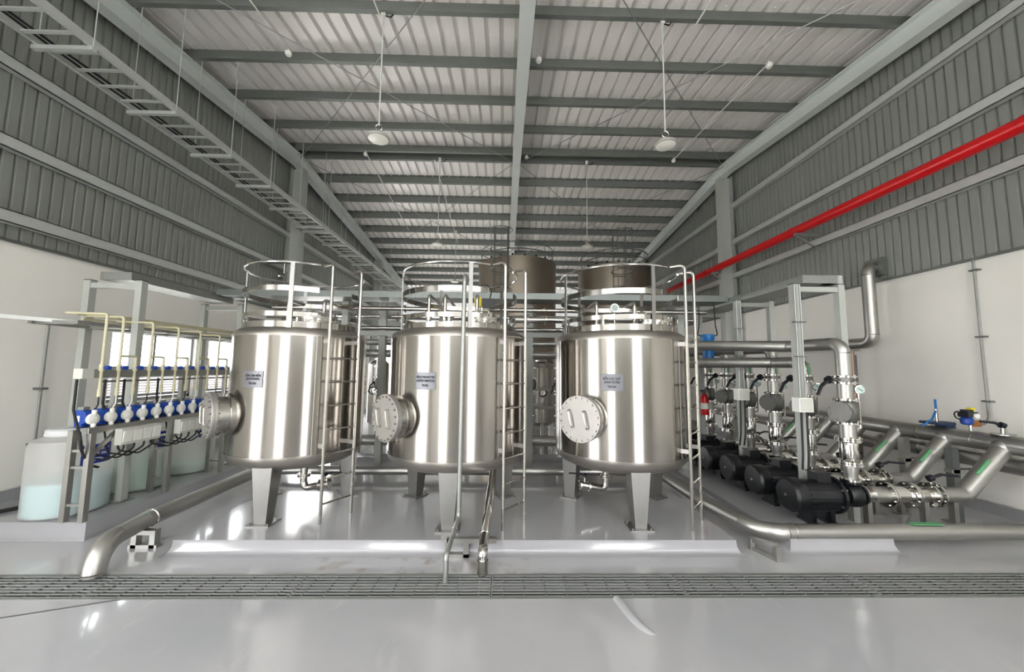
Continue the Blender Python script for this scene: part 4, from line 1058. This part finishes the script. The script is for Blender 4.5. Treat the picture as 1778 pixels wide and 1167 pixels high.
# socket boxes and cables under the shelf
for k, (y, n, lab) in enumerate(((4.25, 4, 'nearest of three'), (4.95, 4, 'middle of three'), (5.5, 2, 'farthest of three'))):
    t = thing('socket_box', 'pale socket box with flaps below the dosing pump shelf, ' + lab, 'socket box', (-4.045, y, .95), 0, 'socket boxes under the shelf')
    MB().b2(-.03, .045, -.055 * n, .055 * n, -.085, .085).build('housing', 'grey_plastic', t)
    for j in range(n):
        yy = -.055 * n + .055 + .11 * j
        MB().box((.05, yy, 0), (.012, .09, .12), M=Matrix.Rotation(.1, 3, 'Y')).build('flap', 'white_plastic', t)
        one_tube([(.02, yy, -.085), (.02, yy, -.14), (-.02, yy - .12, -.22), (-.08, yy - .28, -.16), (-.1, yy - .32, .1)], .009, .05).build('cable', 'black_rubber', t)
for k, (y, z0) in enumerate(((3.74, 1.56), (4.0, 1.55), (4.2, 1.55), (4.6, 1.55))):
    t = thing('cable_drop', 'black cable hanging from the pipe channel, ' + NM[k] + ' from the near end', 'cable', (-4.2, y, z0), 0, 'black cables below the pipe channel')
    pts = [(0, 0, 0), (.0, .0, -.25), (.03, .05, -.45)] if k else [(0, 0, 0), (-.0, .0, -.3), (.04, .04, -.55), (.08, .02, -.66), (.06, .12, -.85), (-.02, .3, -.92)]
    one_tube(pts, .011, .1).build('cable', 'black_rubber', t)
vc = thing('left_wall_conduit', 'thin grey conduit on the left white wall beside the nearest dosing tank', 'conduit', (XL + .05, 4.58, .4))
one_tube([(0, 0, 0), (0, 0, 1.84), (.12, .5, 1.84)], .014, .06).build('conduit', 'galv', vc)
for z in (.35, 1.0): MB().b2(-.05, .05, -.04, .03, z, z + .025).build('clamp', 'galv_dark', vc)
hs = tag(MB().tube([(-5.5, 3.9, .19), (-5.35, 4.05, .19), (-5.2, 4.0, .19), (-5.1, 4.2, .19), (-5.3, 4.5, .19), (-5.45, 4.9, .19)], .02, 8).build('hose', 'black_rubber'), 'black hose lying on the dosing plinth by the left wall', 'hose')
# water nozzle (shower) near the left column
ns = thing('wall_fitting', 'dark pipe fitting on the left metal wall above the leftmost tank railing', 'pipe fitting', (-4.9, 8.3, 3.7))
MB().bar((-.5, 0, .35), (.5, 0, .35), .09, .05).build('arm', 'galv_dark', ns); MB().cyl((-.1, 0, .33), (-.1, 0, .1), .03, n=10).build('stem', 'stainless', ns); MB().lathe([(.02, 0), (.09, -.06), (.09, -.1), (.001, -.1)], 16, (-.2, 0, .1)).build('lamp_head', 'stainless_pol', ns)

# ================================================================== OVERHEAD
# cable ladder hung from the purlins on the left
ZC = 5.13; XC0, XC1 = -5.06, -4.50
cl = thing('cable_ladder', 'long galvanised cable ladder hung by rods along the left side of the roof', 'cable ladder', ((XC0 + XC1) / 2, 2.0, ZC)); hw = (XC1 - XC0) / 2
for s in (-1, 1):
    MB().b2(s * hw - .008, s * hw + .008, 0, 14.6, 0, .1).b2(s * hw - .02, s * hw + .02, 0, 14.6, -.003, .004).build('side_rail', 'galv_light', cl)
rg = MB().b2(-hw, hw, -.018, .018, .012, .03).mesh('rung', 'galv_light')
for k in range(58): inst('rung', rg, cl, (0, .15 + .25 * k, 0))
sm = MB().b2(-hw - .06, hw + .03, -.025, .025, -.05, -.005).mesh('support_bar', 'galv_light')
for y in PY:
    if 2.2 < y < 16.4:
        inst('support_bar', sm, cl, (0, y - 2.0, 0))
        for s in (-1, 1): MB().cyl((s * (hw + .015), y - 2.0, -.05), (s * (hw + .015), y - 2.0, roof_z(y) - PUR_H - ZC), .006, n=6).build('hanger_rod', 'galv_light', cl)
for k in range(2):
    c = MB().tube([Vector((-.22 + .07 * k + .02 * sin(j * 1.3 + k), .05 + j * .6, .05)) for j in range(25)], .013, 6).build('cable', 'black_rubber', cl)
# high-bay lamps
def lamp(label, x, y):
    zt = roof_z(y) - PUR_H + .06
    t = thing('high_bay_lamp', label, 'lamp', (x, y, 4.8), 0, 'round high-bay lamps')
    MB().lathe([(.001, .0), (.14, .0), (.152, .01), (.154, .022), (.14, .04), (.06, .05), (.05, .1), (.001, .125)], 40, caps=False).build('housing', 'lamp_body', t)
    MB().lathe([(.001, -.012), (.11, -.006), (.13, .0), (.13, .003), (.001, .004)], 40, caps=False).build('lens', 'lamp_lens', t)
    MB().torus((0, 0, .17), .045, .007, (0, 1, 0), 20, 6).build('hook', 'stainless', t)
    MB().cyl((0, 0, .2), (0, 0, zt - 4.8 - .06), .0105, n=8).build('rod', 'grey_plastic', t)
    MB().box((0, 0, zt - 4.8 - .04), (.06, .06, .08)).build('box', 'white_plastic', t)
    MB().tube([(.03, 0, zt - 4.8 - .08), (.1, 0, zt - 4.8 - .1), (.16, 0, zt - 4.8 - .02), (.18, 0, zt - 4.8 - .04)], .01, 8).build('cable', 'black_rubber', t)
    return t
lamp('round white high-bay lamp on a rod, front left of the roof beam', -1.75, 4.81)
lamp('round white high-bay lamp on a rod, front right of the roof beam', 2.2, 4.81)
lamp('round white high-bay lamp on a rod, second in the left row', -1.72, 9.15)
lamp('round white high-bay lamp on a rod, above the right storage tank', 2.09, 9.15)
lamp('round white high-bay lamp on a rod, farthest in the left row', -1.82, 13.19)
# ball detectors on thin conduits
for k, (x, y, lab) in enumerate(((-3.47, 5.5, 'left front'), (4.24, 5.48, 'right front'), (.5, 5.5, 'beside the front of the centre beam'), (-3.5, 8.8, 'left near the ridge'), (4.22, 8.8, 'right near the ridge'), (.5, 8.8, 'beside the centre beam at the ridge'))):
    zt = roof_z(y) - PUR_H
    t = thing('smoke_detector', 'small white smoke detector under the roof, ' + lab, 'smoke detector', (x, y, zt - .12), 0, 'white detectors under the roof')
    MB().lathe([(.001, 0), (.035, .005), (.05, .03), (.05, .06), (.03, .08), (.001, .08)], 20).build('housing', 'white_plastic', t); MB().cyl((0, 0, .08), (0, 0, .12), .012, n=8).build('stem', 'white_plastic', t)
for k, (x, y0, y1, lab) in enumerate(((-3.47, 3.0, 5.5, 'over the left front detector'), (4.24, 5.5, 8.8, 'between the two right detectors'), (-1.8, 2.6, 4.8, 'feeding the front left lamp'), (2.68, 2.6, 4.8, 'feeding the front right lamp'), (-3.5, 8.8, 13.0, 'behind the left ridge detector'), (-1.85, 9.1, 14.0, 'along the rear left lamps'))):
    t = tag(MB().cyl((x, y0, roof_z(y0) - PUR_H - .03), (x, y1, roof_z(y1) - PUR_H - .03), .011, n=8).build('roof_conduit', 'white_plastic'), 'thin pale conduit under the roof ' + lab, 'conduit')
